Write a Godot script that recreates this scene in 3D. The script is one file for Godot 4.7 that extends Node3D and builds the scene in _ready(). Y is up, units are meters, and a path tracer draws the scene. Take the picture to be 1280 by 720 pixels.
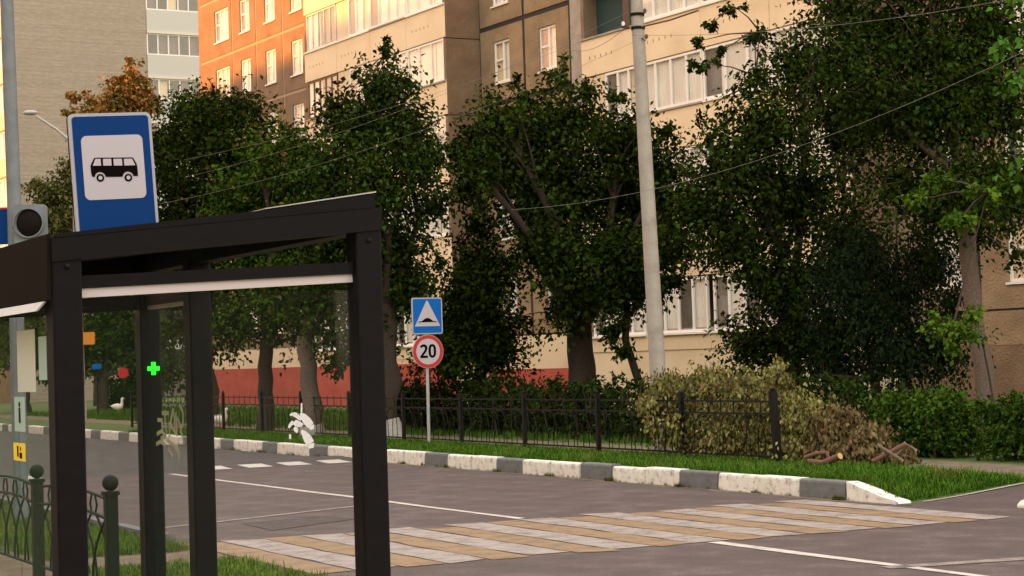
extends Node3D
# A bus shelter, a road with a crosswalk and a speed hump, trees and panel blocks at sunset.

const YAW := 0.46040233        # direction of the road
const BYAW := 0.52185          # direction of the panel blocks
const CAM_H := 1.835
const FOCAL := 2500.0          # in pixels of a 1280 x 720 picture

var cam_r: Vector3
var cam_u: Vector3
var cam_f: Vector3
var names := {}
var M := {}
var rng := RandomNumberGenerator.new()

# ---------------------------------------------------------------- places
func rd(a: float, b: float, y := 0.0) -> Vector3:            # road frame: a along the road, b across it
	return Basis(Vector3.UP, YAW) * Vector3(b, y, -a)

func ray(px: float, py: float) -> Vector3:
	return cam_f + cam_r * (px - 640.0) / FOCAL - cam_u * (py - 360.0) / FOCAL

func at(px: float, py: float, z: float) -> Vector3:
	var d := ray(px, py)
	return Vector3(0, CAM_H, 0) + d * (z / -d.z)

func on_a(px: float, py: float, a: float) -> Vector2:          # on a plane across the road: (b, height)
	var d := Basis(Vector3.UP, YAW).inverse() * ray(px, py)
	var t := a / -d.z
	return Vector2(d.x * t, CAM_H + d.y * t)

func on_b(px: float, py: float, b: float) -> Vector2:          # on a plane along the road: (a, height)
	var d := Basis(Vector3.UP, YAW).inverse() * ray(px, py)
	var t := b / d.x
	return Vector2(-d.z * t, CAM_H + d.y * t)

# ---------------------------------------------------------------- nodes
func numbered(called: String) -> String:
	if not names.has(called):
		names[called] = 0
		return called
	names[called] += 1
	return "%s_%03d" % [called, names[called]]

func tag(o: Node, label := "", category := "", group := "", kind := "") -> Node:
	if label != "": o.set_meta("label", label)
	if category != "": o.set_meta("category", category)
	if group != "": o.set_meta("group", group)
	if kind != "": o.set_meta("kind", kind)
	return o

func thing(called: String, label: String, category: String, where := Vector3.ZERO, turn := 0.0, group := "") -> Node3D:
	var o := Node3D.new()
	o.name = numbered(called)
	add_child(o)
	o.position = where
	o.rotation.y = turn
	tag(o, label, category, group)
	return o

func setting(called: String, where := Vector3.ZERO, turn := 0.0) -> Node3D:
	var o := Node3D.new()
	o.name = numbered(called)
	add_child(o)
	o.position = where
	o.rotation.y = turn
	o.set_meta("kind", "structure")
	return o

func part(parent: Node, called: String, st, m: Material) -> MeshInstance3D:
	var o := MeshInstance3D.new()
	o.name = called
	o.mesh = st.commit() if st is SurfaceTool else st
	o.material_override = m
	if parent == self: o.name = numbered(called)
	parent.add_child(o, true)
	return o

func placed(parent: Node, called: String, mesh: Mesh, m: Material, xf: Transform3D) -> MeshInstance3D:
	var o := part(parent, called, mesh, m)
	o.transform = xf
	return o

# ---------------------------------------------------------------- shapes
func mb() -> SurfaceTool:
	var st := SurfaceTool.new()
	st.begin(Mesh.PRIMITIVE_TRIANGLES)
	return st

func quad(st: SurfaceTool, p0: Vector3, p1: Vector3, p2: Vector3, p3: Vector3) -> void:
	var n := (p2 - p0).cross(p1 - p0)
	if n.length_squared() < 1e-14: n = (p3 - p0).cross(p2 - p0)
	n = n.normalized()
	for p in [p0, p1, p2, p0, p2, p3]:
		st.set_normal(n)
		st.set_uv(Vector2(p.x + p.z, p.y))
		st.add_vertex(p)

func tri(st: SurfaceTool, p0: Vector3, p1: Vector3, p2: Vector3) -> void:
	var n := (p2 - p0).cross(p1 - p0).normalized()
	for p in [p0, p1, p2]:
		st.set_normal(n)
		st.set_uv(Vector2(p.x + p.z, p.y))
		st.add_vertex(p)

func box(st: SurfaceTool, c: Vector3, s: Vector3, bs := Basis.IDENTITY) -> void:
	var h := s * 0.5
	var v := []
	for i in 8:
		v.append(c + bs * Vector3(h.x * (1 if i & 1 else -1), h.y * (1 if i & 2 else -1), h.z * (1 if i & 4 else -1)))
	quad(st, v[0], v[2], v[3], v[1])
	quad(st, v[5], v[7], v[6], v[4])
	quad(st, v[4], v[6], v[2], v[0])
	quad(st, v[1], v[3], v[7], v[5])
	quad(st, v[2], v[6], v[7], v[3])
	quad(st, v[4], v[0], v[1], v[5])

func bx(x0: float, x1: float, y0: float, y1: float, z0: float, z1: float, st: SurfaceTool = null) -> SurfaceTool:
	if st == null: st = mb()
	box(st, Vector3((x0 + x1) / 2, (y0 + y1) / 2, (z0 + z1) / 2), Vector3(absf(x1 - x0), absf(y1 - y0), absf(z1 - z0)))
	return st

# polygon in the local xy plane pushed along local z from 0 to depth
func prism(st: SurfaceTool, poly: PackedVector2Array, depth: float, xf := Transform3D.IDENTITY) -> void:
	var n := poly.size()
	var idx := Geometry2D.triangulate_polygon(poly)
	for i in range(0, idx.size(), 3):
		var a := poly[idx[i]]; var b := poly[idx[i + 1]]; var c := poly[idx[i + 2]]
		if (b - a).cross(c - a) < 0: var t := b; b = c; c = t
		tri(st, xf * Vector3(a.x, a.y, depth), xf * Vector3(c.x, c.y, depth), xf * Vector3(b.x, b.y, depth))
		tri(st, xf * Vector3(a.x, a.y, 0), xf * Vector3(b.x, b.y, 0), xf * Vector3(c.x, c.y, 0))
	var ccw := not Geometry2D.is_polygon_clockwise(poly)
	for i in n:
		var p := poly[i]; var q := poly[(i + 1) % n]
		if not ccw: var t := p; p = q; q = t
		quad(st, xf * Vector3(p.x, p.y, 0), xf * Vector3(p.x, p.y, depth), xf * Vector3(q.x, q.y, depth), xf * Vector3(q.x, q.y, 0))

func round_rect(w: float, h: float, r: float, seg := 5, c := Vector2.ZERO) -> PackedVector2Array:
	var out := PackedVector2Array()
	for k in 4:
		var o := Vector2((w / 2 - r) * (1 if k == 0 or k == 3 else -1), (h / 2 - r) * (1 if k < 2 else -1))
		for i in seg + 1:
			var t := (k + float(i) / seg) * PI / 2
			out.append(c + o + Vector2(cos(t), sin(t)) * r)
	return out

func disc(r: float, seg := 40, c := Vector2.ZERO) -> PackedVector2Array:
	var out := PackedVector2Array()
	for i in seg: out.append(c + Vector2(cos(TAU * i / seg), sin(TAU * i / seg)) * r)
	return out

func ring(st: SurfaceTool, r0: float, r1: float, depth: float, xf: Transform3D, seg := 40) -> void:
	for i in seg:
		var p := Vector2.from_angle(TAU * i / seg); var q := Vector2.from_angle(TAU * (i + 1) / seg)
		var v := func(w: Vector2, r: float, z: float) -> Vector3: return xf * Vector3(w.x * r, w.y * r, z)
		quad(st, v.call(p, r0, depth), v.call(q, r0, depth), v.call(q, r1, depth), v.call(p, r1, depth))
		quad(st, v.call(p, r1, depth), v.call(q, r1, depth), v.call(q, r1, 0.0), v.call(p, r1, 0.0))
		quad(st, v.call(q, r0, depth), v.call(p, r0, depth), v.call(p, r0, 0.0), v.call(q, r0, 0.0))

func tube(st: SurfaceTool, pts: Array, radii: Array, sides := 8, cap := true) -> void:
	var n := pts.size()
	var rows := []
	var side := Vector3.ZERO
	for i in n:
		var d: Vector3 = (pts[mini(i + 1, n - 1)] - pts[maxi(i - 1, 0)]).normalized()
		if side == Vector3.ZERO: side = d.cross(Vector3.UP if absf(d.y) < 0.9 else Vector3.RIGHT).normalized()
		side = (side - d * side.dot(d)).normalized()
		var up := d.cross(side)
		var row := []
		for k in sides:
			var nn := side * cos(TAU * k / sides) + up * sin(TAU * k / sides)
			row.append([pts[i] + nn * radii[i], nn])
		rows.append(row)
	for i in n - 1:
		for k in sides:
			var k2 := (k + 1) % sides
			for q in [rows[i][k], rows[i + 1][k2], rows[i][k2], rows[i][k], rows[i + 1][k], rows[i + 1][k2]]:
				st.set_normal(q[1])
				st.set_uv(Vector2(float(k) / sides, i))
				st.add_vertex(q[0])
	if cap:
		for e in [0, n - 1]:
			for k in sides:
				if e == 0: tri(st, pts[e], rows[e][k][0], rows[e][(k + 1) % sides][0])
				else: tri(st, pts[e], rows[e][(k + 1) % sides][0], rows[e][k][0])

func ball(st: SurfaceTool, c: Vector3, r: Vector3, seg := 12) -> void:
	var rings := maxi(4, int(seg / 2.0))
	var P := func(i: int, k: int) -> Vector3:
		var t := PI * i / rings; var p := TAU * k / seg
		return Vector3(sin(t) * cos(p), cos(t), sin(t) * sin(p))
	for i in rings:
		for k in seg:
			for q in [P.call(i, k), P.call(i + 1, k + 1), P.call(i, k + 1), P.call(i, k), P.call(i + 1, k), P.call(i + 1, k + 1)]:
				st.set_normal((q / r).normalized())
				st.set_uv(Vector2(q.x, q.y))
				st.add_vertex(c + q * r)

func even(r: float, n: int) -> Array:
	var o := []
	for i in n: o.append(r)
	return o

func text_mesh(s: String, size: float, depth: float) -> TextMesh:
	var t := TextMesh.new()
	var f := SystemFont.new()
	f.font_names = PackedStringArray(["Droid Sans"])
	f.font_weight = 700
	t.font = f; t.text = s; t.font_size = 64; t.pixel_size = size / 64.0; t.depth = depth
	return t

# ---------------------------------------------------------------- materials
func lin(r: float, g: float, b: float) -> Color:
	return Color(r, g, b).linear_to_srgb()

func mat(r: float, g: float, b: float, rough := 0.8, metal := 0.0) -> StandardMaterial3D:
	var m := StandardMaterial3D.new()
	m.albedo_color = lin(r, g, b)
	m.roughness = rough
	m.metallic = metal
	return m

# a tileable picture: two layers of noise between colours (linear values)
func grain(seed_: int, coarse: float, fine: float, mix_fine: float, stops: Array, px := 512, stretch := 1.0) -> ImageTexture:
	var n1 := FastNoiseLite.new(); n1.seed = seed_; n1.frequency = coarse; n1.fractal_octaves = 5
	var n2 := FastNoiseLite.new(); n2.seed = seed_ + 7; n2.frequency = fine; n2.noise_type = FastNoiseLite.TYPE_VALUE; n2.fractal_octaves = 2
	var i1 := n1.get_seamless_image(px, px)
	var i2 := n2.get_seamless_image(px, px)
	var lut := []
	for i in 256:
		var t := i / 255.0
		var c: Color = stops[stops.size() - 1][1]
		for k in stops.size() - 1:
			if t <= stops[k + 1][0]:
				c = stops[k][1].lerp(stops[k + 1][1], clampf((t - stops[k][0]) / maxf(stops[k + 1][0] - stops[k][0], 0.001), 0, 1))
				break
		c = c.linear_to_srgb()
		lut.append([int(c.r * 255), int(c.g * 255), int(c.b * 255)])
	var d1 := i1.get_data(); var d2 := i2.get_data()
	var out := PackedByteArray(); out.resize(px * px * 3)
	for y in px:
		for x in px:
			var j := y * px + x
			var js := j if stretch == 1.0 else y * px + int(x / stretch)
			var e = lut[clampi(int(d1[js] * (1 - mix_fine) + d2[j] * mix_fine), 0, 255)]
			out[j * 3] = e[0]; out[j * 3 + 1] = e[1]; out[j * 3 + 2] = e[2]
	var im := Image.create_from_data(px, px, false, Image.FORMAT_RGB8, out)
	im.generate_mipmaps()
	return ImageTexture.create_from_image(im)

func textured(t: Texture2D, metres: float, rough := 0.85, bump: Texture2D = null, depth := 0.5) -> StandardMaterial3D:
	var m := StandardMaterial3D.new()
	m.albedo_texture = t
	m.roughness = rough
	m.uv1_triplanar = true
	m.uv1_world_triplanar = true
	m.uv1_scale = Vector3.ONE / metres
	if bump:
		m.normal_enabled = true
		m.normal_texture = bump
		m.normal_scale = depth
	return m

func bumps(seed_: int, freq: float, strength: float, px := 512) -> ImageTexture:
	var n := FastNoiseLite.new(); n.seed = seed_; n.frequency = freq; n.fractal_octaves = 4
	var im := n.get_seamless_image(px, px)
	im.convert(Image.FORMAT_RGBA8)
	im.bump_map_to_normal_map(strength)
	return ImageTexture.create_from_image(im)

# courses of pale brick too far away to tell one from the next
func courses() -> ImageTexture:
	var r := RandomNumberGenerator.new(); r.seed = 77
	var im := Image.create(512, 512, false, Image.FORMAT_RGB8)
	im.fill(C(.22, .19, .15).linear_to_srgb())
	for row in 64:
		var t0 := r.randf_range(-.02, .02)
		for k in 21:
			var t := r.randf_range(-.05, .05) + t0
			var c := C(.345 + t, .295 + t * .9, .23 + t * .8).linear_to_srgb()
			var x := (k * 25 + (12 if row % 2 else 0)) % 512
			im.fill_rect(Rect2i(x, row * 8, mini(24, 512 - x), 7), c)
	im.generate_mipmaps()
	return ImageTexture.create_from_image(im)

func C(r: float, g: float, b: float) -> Color: return Color(r, g, b)

func make_materials() -> void:
	var nb := bumps(3, 0.12, 3.0)
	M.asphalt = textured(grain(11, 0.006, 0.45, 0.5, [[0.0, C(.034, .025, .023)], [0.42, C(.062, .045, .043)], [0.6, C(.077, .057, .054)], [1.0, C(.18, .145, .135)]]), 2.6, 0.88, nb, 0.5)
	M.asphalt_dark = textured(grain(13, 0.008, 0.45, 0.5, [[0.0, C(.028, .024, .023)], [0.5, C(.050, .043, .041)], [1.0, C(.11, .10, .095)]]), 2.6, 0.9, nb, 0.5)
	M.patch = textured(grain(14, 0.01, 0.45, 0.5, [[0.0, C(.025, .020, .019)], [0.5, C(.046, .036, .034)], [1.0, C(.10, .085, .08)]]), 1.9, 0.9, nb, 0.5)
	M.path = textured(grain(17, 0.01, 0.4, 0.5, [[0.0, C(.075, .055, .036)], [0.5, C(.14, .105, .07)], [1.0, C(.25, .20, .14)]]), 2.2, 0.95, nb, 0.4)
	M.soil = textured(grain(19, 0.012, 0.3, 0.4, [[0.0, C(.035, .065, .012)], [0.5, C(.06, .105, .018)], [1.0, C(.12, .13, .04)]]), 2.4, 1.0, nb, 0.6)
	M.paint = textured(grain(23, 0.012, 0.35, 0.55, [[0.0, C(.075, .06, .054)], [0.30, C(.14, .115, .102)], [0.42, C(.235, .205, .185)], [0.6, C(.285, .252, .228)], [1.0, C(.36, .325, .295)]]), 2.3, 0.8)
	M.paint_line = textured(grain(24, 0.012, 0.35, 0.5, [[0.0, C(.18, .15, .135)], [0.35, C(.38, .345, .315)], [0.5, C(.48, .45, .41)], [1.0, C(.56, .53, .48)]]), 1.7, 0.8)
	M.paint_faint = textured(grain(25, 0.012, 0.35, 0.5, [[0.0, C(.11, .085, .077)], [0.45, C(.16, .13, .12)], [0.6, C(.25, .215, .195)], [1.0, C(.34, .30, .27)]]), 1.7, 0.85)
	M.yellow = textured(grain(29, 0.012, 0.35, 0.55, [[0.0, C(.07, .054, .046)], [0.30, C(.12, .082, .056)], [0.42, C(.20, .132, .07)], [0.6, C(.235, .155, .08)], [1.0, C(.29, .195, .10)]]), 2.3, 0.8)
	M.kerb_white = textured(grain(31, 0.016, 0.2, 0.3, [[0.0, C(.14, .12, .10)], [0.24, C(.24, .21, .18)], [0.31, C(.60, .58, .51)], [0.5, C(.74, .725, .66)], [1.0, C(.80, .79, .72)]]), 1.3, 0.8, nb, 0.5)
	M.kerb_grey = textured(grain(37, 0.016, 0.2, 0.4, [[0.0, C(.08, .075, .07)], [0.5, C(.138, .146, .150)], [1.0, C(.19, .20, .205)]]), 1.3, 0.85, nb, 0.5)
	M.panel_tan = textured(grain(41, 0.008, 0.4, 0.45, [[0.0, C(.14, .10, .062)], [0.4, C(.24, .178, .108)], [0.6, C(.30, .225, .135)], [1.0, C(.40, .31, .20)]]), 5.0, 0.95, nb, 0.6)
	M.panel_brown = textured(grain(43, 0.008, 0.4, 0.45, [[0.0, C(.10, .070, .045)], [0.4, C(.18, .124, .080)], [0.6, C(.225, .155, .10)], [1.0, C(.31, .22, .15)]]), 5.0, 0.95, nb, 0.6)
	M.cream = textured(grain(47, 0.006, 0.3, 0.25, [[0.0, C(.60, .49, .33)], [0.5, C(.76, .635, .44)], [1.0, C(.82, .70, .51)]]), 6.0, 0.9)
	M.cream_pale = textured(grain(48, 0.006, 0.3, 0.25, [[0.0, C(.52, .42, .28)], [0.5, C(.68, .575, .41)], [1.0, C(.74, .64, .47)]]), 6.0, 0.9)
	M.red = textured(grain(53, 0.01, 0.3, 0.3, [[0.0, C(.26, .05, .035)], [0.5, C(.40, .075, .052)], [1.0, C(.46, .11, .08)]]), 4.0, 0.9)
	M.seam_dark = mat(.028, .026, .025, 0.95)
	M.seam_light = mat(.36, .275, .19, 0.95)
	M.brick_grey = textured(courses(), 4.2, 0.95)
	M.grey_pale = mat(.50, .50, .47, 0.8)
	M.white = mat(.80, .79, .76, 0.45)
	M.white_old = mat(.62, .58, .52, 0.6)
	M.curtain = mat(.84, .81, .74, 0.95)
	M.curtain_warm = mat(.74, .60, .38, 0.95)
	M.curtain_dark = mat(.16, .12, .10, 0.95)
	M.dark_room = mat(.30, .27, .23, 0.95)
	M.teal = mat(.014, .052, .056, 0.8)
	M.wood_frame = mat(.17, .10, .065, 0.7)
	M.glass = mat(.55, .62, .60, 0.03)
	M.glass.transparency = BaseMaterial3D.TRANSPARENCY_ALPHA
	M.glass.albedo_color.a = 0.05
	M.glass_dark = mat(.03, .035, .035, 0.05)
	M.shelter_glass = mat(.08, .12, .09, 0.02)
	M.shelter_glass.transparency = BaseMaterial3D.TRANSPARENCY_ALPHA
	M.shelter_glass.albedo_color.a = 0.02
	M.shelter_glass.metallic_specular = 0.2
	M.shelter_glass_green = mat(.015, .075, .022, 0.02)
	M.shelter_glass_green.transparency = BaseMaterial3D.TRANSPARENCY_ALPHA
	M.shelter_glass_green.albedo_color.a = 0.10
	M.shelter_glass_green.metallic_specular = 0.12
	M.charcoal = textured(grain(61, 0.02, 0.5, 0.6, [[0.0, C(.0035, .003, .0038)], [0.45, C(.006, .005, .0065)], [0.8, C(.010, .0085, .010)], [1.0, C(.03, .027, .027)]]), 0.7, 0.6)
	M.charcoal.metallic_specular = 0.25
	M.iron = mat(.011, .010, .010, 0.6)
	M.iron.metallic_specular = 0.25
	M.fascia = mat(.014, .011, .009, 0.7)
	M.fascia.metallic_specular = 0.06
	M.strip = mat(.60, .54, .55, 0.5)
	M.steel = mat(.42, .43, .43, 0.35, 0.7)
	M.steel_matt = textured(grain(63, 0.01, 0.3, 0.4, [[0.0, C(.26, .27, .27)], [0.5, C(.40, .41, .41)], [1.0, C(.5, .5, .5)]]), 1.0, 0.5)
	M.pole_paint = textured(grain(64, 0.01, 0.3, 0.4, [[0.0, C(.11, .125, .14)], [0.5, C(.165, .19, .21)], [1.0, C(.23, .25, .27)]]), 1.4, 0.6)
	M.concrete = textured(grain(67, 0.008, 0.3, 0.4, [[0.0, C(.21, .19, .165)], [0.5, C(.36, .335, .295)], [1.0, C(.46, .43, .385)]]), 1.8, 0.9, nb, 0.5)
	M.bark = textured(grain(71, 0.03, 0.2, 0.35, [[0.0, C(.018, .013, .010)], [0.5, C(.055, .040, .031)], [1.0, C(.12, .09, .07)]]), 0.8, 1.0, nb, 1.5)
	M.bark_pale = textured(grain(73, 0.03, 0.2, 0.35, [[0.0, C(.07, .05, .04)], [0.5, C(.15, .112, .09)], [1.0, C(.24, .19, .155)]]), 0.9, 1.0, nb, 1.5)
	M.whitewash = textured(grain(74, 0.02, 0.2, 0.35, [[0.0, C(.22, .2, .18)], [0.4, C(.46, .44, .40)], [1.0, C(.66, .63, .58)]]), 0.8, 0.95, nb, 1.0)
	M.cut_wood = mat(.62, .36, .17, 0.8)
	M.leaf = StandardMaterial3D.new()
	M.leaf.vertex_color_use_as_albedo = true
	M.leaf.roughness = 0.85
	M.leaf.metallic_specular = 0.12
	M.leaf.backlight = lin(.42, .44, .12)
	M.dry_leaf = StandardMaterial3D.new()
	M.dry_leaf.vertex_color_use_as_albedo = true
	M.dry_leaf.roughness = 0.9
	M.dry_leaf.metallic_specular = 0.1
	M.dry_leaf.backlight = lin(.2, .18, .06)
	M.blue = mat(.003, .040, .18, 0.5)
	M.blue.metallic_specular = 0.2
	M.blue_bright = mat(.006, .13, .50, 0.5)
	M.blue_bright.metallic_specular = 0.2
	M.sign_white = mat(.50, .465, .53, 0.5)
	M.sign_edge = mat(.40, .40, .46, 0.5)
	M.black = mat(.006, .004, .004, 0.7)
	M.black.metallic_specular = 0.1
	M.red_sign = mat(.50, .015, .02, 0.5)
	M.lens = mat(.008, .006, .006, 0.55)
	M.lens.metallic_specular = 0.2
	M.orange = mat(.80, .30, .03, 0.6)
	M.yellow_sticker = mat(.80, .60, .02, 0.6)
	M.paper = mat(.50, .55, .48, 0.9)
	M.paper_teal = mat(.33, .47, .43, 0.9)
	M.spray = mat(.74, .74, .76, 0.8)
	M.spray_thin = mat(.52, .58, .46, 0.8)
	M.plaster_white = mat(.78, .76, .70, 0.7)
	M.cross_glow = mat(.02, .5, .05, 0.5)  # glow of the reflected cross, no lamp stands there
	M.cross_glow.emission_enabled = true
	M.cross_glow.emission = Color(0.03, 1.0, 0.06)
	M.cross_glow.emission_energy_multiplier = 1.2
	M.wire = mat(.05, .05, .05, 0.6)
	M.wire_pale = mat(.17, .17, .14, 0.6)
	M.rust = mat(.13, .065, .04, 0.85)

# ---------------------------------------------------------------- foliage
# leaves in clumps through the volume of ellipsoid lobes [centre, radii, tone]; every leaf is a folded blade
func leaves(seed_: int, lobes: Array, n: int, size: float, cols: Array, clump := 26, spread := 0.32, droop := 0.25, shell := 0.45, origin := Vector3.ZERO) -> ArrayMesh:
	var r := RandomNumberGenerator.new(); r.seed = seed_
	var wsum := 0.0
	var w := []
	for l in lobes:
		var v: Vector3 = l[1]
		wsum += pow(v.x * v.y * v.z, 0.7) * (0.42 if minf(v.x, v.y) < 0.36 and n > 6000 else 1.0)
		w.append(wsum)
	var vs := PackedVector3Array(); var ns := PackedVector3Array(); var cs := PackedColorArray(); var ix := PackedInt32Array()
	vs.resize(n * 4); ns.resize(n * 4); cs.resize(n * 4); ix.resize(n * 6)
	var sp := spread; var centre := Vector3.ZERO; var outw := Vector3.UP; var tone := 0.5; var li := 0; var axis := Vector3.UP
	for i in n:
		if i % clump == 0:
			var t := r.randf() * wsum
			li = 0
			while w[li] < t: li += 1
			var u := Vector3(r.randfn(), r.randfn(), r.randfn()).normalized()
			var rad := pow(r.randf(), shell)
			rad *= 0.78 + 0.30 * r.randf() + (0.22 * r.randf() if r.randf() < 0.10 else 0.0)
			outw = u
			centre = lobes[li][0] + u * rad * lobes[li][1]
			axis = (u + Vector3(r.randfn(), r.randfn() - droop, r.randfn()) * 0.55).normalized()
			sp = minf(spread, minf(lobes[li][1].x, lobes[li][1].y) * 0.9)
			tone = clampf(r.randf() + (lobes[li][2] if lobes[li].size() > 2 else 0.0), 0, 1.0)
		var s := r.randf_range(-1.0, 1.0)
		var p := centre + axis * s * sp * 1.6 + Vector3(r.randfn(), r.randfn(), r.randfn()) * sp * 0.34 - origin
		var d := (axis * 0.6 + Vector3(r.randfn(), r.randfn() - droop * 2.0, r.randfn()) * 0.7).normalized()
		var nn := (Vector3(r.randfn() * 0.8, 0.7, r.randfn() * 0.8) + outw * 0.35)
		var side := d.cross(nn).normalized()
		nn = side.cross(d)
		var L := size * r.randf_range(0.5, 1.55)
		var sw := side * L * r.randf_range(0.26, 0.36)
		var lift := nn * L * 0.10
		var j := i * 4
		vs[j] = p; vs[j + 1] = p + d * L * 0.45 + sw + lift; vs[j + 2] = p + d * L - nn * L * 0.12; vs[j + 3] = p + d * L * 0.45 - sw + lift
		var c: Color = cols[0].lerp(cols[1], clampf(tone * 0.75 + r.randf() * 0.25, 0, 1))
		if cols.size() > 2 and r.randf() < cols[2].a: c = cols[2]
		c.a = 1.0
		for k in 4:
			ns[j + k] = nn; cs[j + k] = c
		var q := i * 6
		ix[q] = j; ix[q + 1] = j + 2; ix[q + 2] = j + 1; ix[q + 3] = j; ix[q + 4] = j + 3; ix[q + 5] = j + 2
	var arr := []
	arr.resize(Mesh.ARRAY_MAX)
	arr[Mesh.ARRAY_VERTEX] = vs; arr[Mesh.ARRAY_NORMAL] = ns; arr[Mesh.ARRAY_COLOR] = cs; arr[Mesh.ARRAY_INDEX] = ix
	var m := ArrayMesh.new()
	m.add_surface_from_arrays(Mesh.PRIMITIVE_TRIANGLES, arr)
	return m

func lobe(px: float, py: float, rx: float, ry: float, z: float, tone := 0.0) -> Array:
	var rr := Vector3(rx * z / FOCAL, ry * z / FOCAL, 0)
	rr.z = maxf((rr.x + rr.y) * 0.55, 0.4)
	return [at(px, py, z), rr, tone]

# a tree: trunk with limbs reaching into its lobes, and a crown of leaves
func tree(called: String, label: String, o: Dictionary) -> Node3D:
	var z: float = o.z
	var bpos := at(o.base[0], 400, z)
	bpos.y = o.get("ground", 0.18)
	var t := thing(called, label, o.get("category", "tree"), bpos, 0.0, o.get("group", ""))
	var r := RandomNumberGenerator.new(); r.seed = o.seed
	var lobes := []
	for l in o.lobes:
		lobes.append(lobe(l[0], l[1], l[2], l[3], z + r.randf_range(-1, 1) * o.get("deep", 1.0), l[4] if l.size() > 4 else 0.0))
	var st := mb()
	var rad: float = o.radius
	var fork: Vector3 = at(o.fork[0], o.fork[1], z)
	var pts := []; var rs := []
	var steps := 7
	for i in steps + 1:
		var f := float(i) / steps
		var p := bpos.lerp(fork, f) + Vector3(r.randfn(), 0, r.randfn()) * rad * 0.16 * (1.0 if i > 0 and i < steps else 0.0)
		if o.has("bend"): p.x += sin(f * PI * 2.0) * o.bend
		pts.append(p - bpos)
		rs.append(rad * lerpf(1.2 if i == 0 else 1.0, 0.78, f))
	pts[0].y -= 0.08
	tube(st, pts, rs, 12, false)
	for l in lobes:
		var c: Vector3 = l[0]
		var start: Vector3 = fork.lerp(bpos, r.randf() * 0.10)
		if minf(l[1].x, l[1].y) < 0.36:       # a spray of leaves grows from the nearest large lobe
			var best := 1e9
			var from: Vector3 = fork
			for l2 in lobes:
				var dd: float = l2[0].distance_to(c)
				if l2 != l and dd < best and minf(l2[1].x, l2[1].y) > minf(l[1].x, l[1].y) + .02:
					best = dd; from = l2[0]
			tube(st, [from - bpos, from.lerp(c, .5) + Vector3(0, .06, 0) - bpos, c - bpos], [.022, .014, .006], 5, false)
			continue
		var mid := start.lerp(c, 0.5) + Vector3(r.randfn(), r.randf() * 0.5, r.randfn()) * 0.25
		var r0 := rad * r.randf_range(0.32, 0.5)
		tube(st, [start - bpos, mid - bpos, c - bpos], [r0, r0 * 0.6, r0 * 0.22], 7, false)
		for k in o.get("twigs", 9):
			var u := Vector3(r.randfn(), r.randf() * 0.8, r.randfn()).normalized()
			var e: Vector3 = c + u * l[1] * 0.9
			var s2 := mid.lerp(c, r.randf_range(0.2, 1.0))
			tube(st, [s2 - bpos, s2.lerp(e, 0.5) + Vector3(0, 0.1, 0) - bpos, e - bpos], [r0 * 0.25, r0 * 0.16, r0 * 0.06], 5, false)
	part(t, "trunk", st, o.get("bark", M.bark))
	if o.has("wash"):
		var sw := mb()
		tube(sw, [Vector3(0, -0.05, 0), Vector3(pts[1].x, minf(o.wash, pts[1].y), pts[1].z)], [rad * 1.46, rad * 1.16], 14, false)
		part(t, "whitewashed_base", sw, M.whitewash)
	part(t, "crown", leaves(o.seed, lobes, o.n, o.leaf, o.cols, o.get("clump", 40), o.get("spread", 0.40), o.get("droop", 0.25), o.get("shell", 0.5), bpos), M.leaf)
	return t

func hedge(label: String, a0: float, a1: float, b0: float, b1: float, h: float, n: int, seed_: int, cols: Array, size := 0.07, called := "hedge") -> void:
	var mid := rd((a0 + a1) / 2, (b0 + b1) / 2, 0.2)
	var t := thing(called, label, "hedge", mid, YAW, "hedges along the footpath")
	var r := RandomNumberGenerator.new(); r.seed = seed_
	var lx := b1 - b0; var lz := a1 - a0
	var st := mb()
	for i in int(lz * 9):
		var p := Vector3(r.randf_range(-.4, .4) * lx, -0.05, r.randf_range(-.48, .48) * lz)
		var q := p + Vector3(r.randfn() * .12, h * r.randf_range(.75, .95), r.randfn() * .12)
		tube(st, [p, p.lerp(q, .5) + Vector3(r.randfn(), 0, r.randfn()) * .04, q], [.018, .014, .006], 5, false)
	part(t, "stems", st, M.bark)
	var lobes := []
	var along := maxi(3, int(lz / 0.34))
	for i in along:
		for k in 3:
			for m in 2:
				var c := Vector3((k - 1) * lx * .31 + r.randfn() * .03, h * (.28 + .44 * m) + r.randfn() * .03, -lz / 2 + lz * (i + .5) / along)
				lobes.append([c, Vector3(lx * .24, h * .3, lz / along * .85), r.randfn() * .15])
	part(t, "foliage", leaves(seed_, lobes, n, size, cols, 14, 0.07, 0.1, 0.25), M.leaf)

# ---------------------------------------------------------------- ground helpers
func far_height(a: float, b: float) -> float:      # lawn beyond the kerb, with the ramp of the side path
	var ramp := smoothstep(14.5, 17.2, b) * 0.17
	var full := 0.20
	return lerpf(ramp + 0.005, full, smoothstep(19.15, 20.3, a))

func grid(a0: float, a1: float, b0: float, b1: float, na: int, nb: int, f: Callable) -> SurfaceTool:
	var st := mb()
	var P := func(i: int, k: int) -> Vector3:
		var a := lerpf(a0, a1, float(i) / na); var b := lerpf(b0, b1, float(k) / nb)
		return rd(a, b, f.call(a, b))
	for i in na:
		for k in nb:
			quad(st, P.call(i, k), P.call(i + 1, k), P.call(i + 1, k + 1), P.call(i, k + 1))
	return st

func strip(a0: float, a1: float, b0: float, b1: float, y: float) -> SurfaceTool:
	var st := mb()
	quad(st, rd(a0, b0, y), rd(a1, b0, y), rd(a1, b1, y), rd(a0, b1, y))
	return st

func hump(a: float) -> float:
	return 0.06 * (0.5 - 0.5 * cos(clampf((a - 35.2) / 3.4, 0, 1) * TAU))

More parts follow.
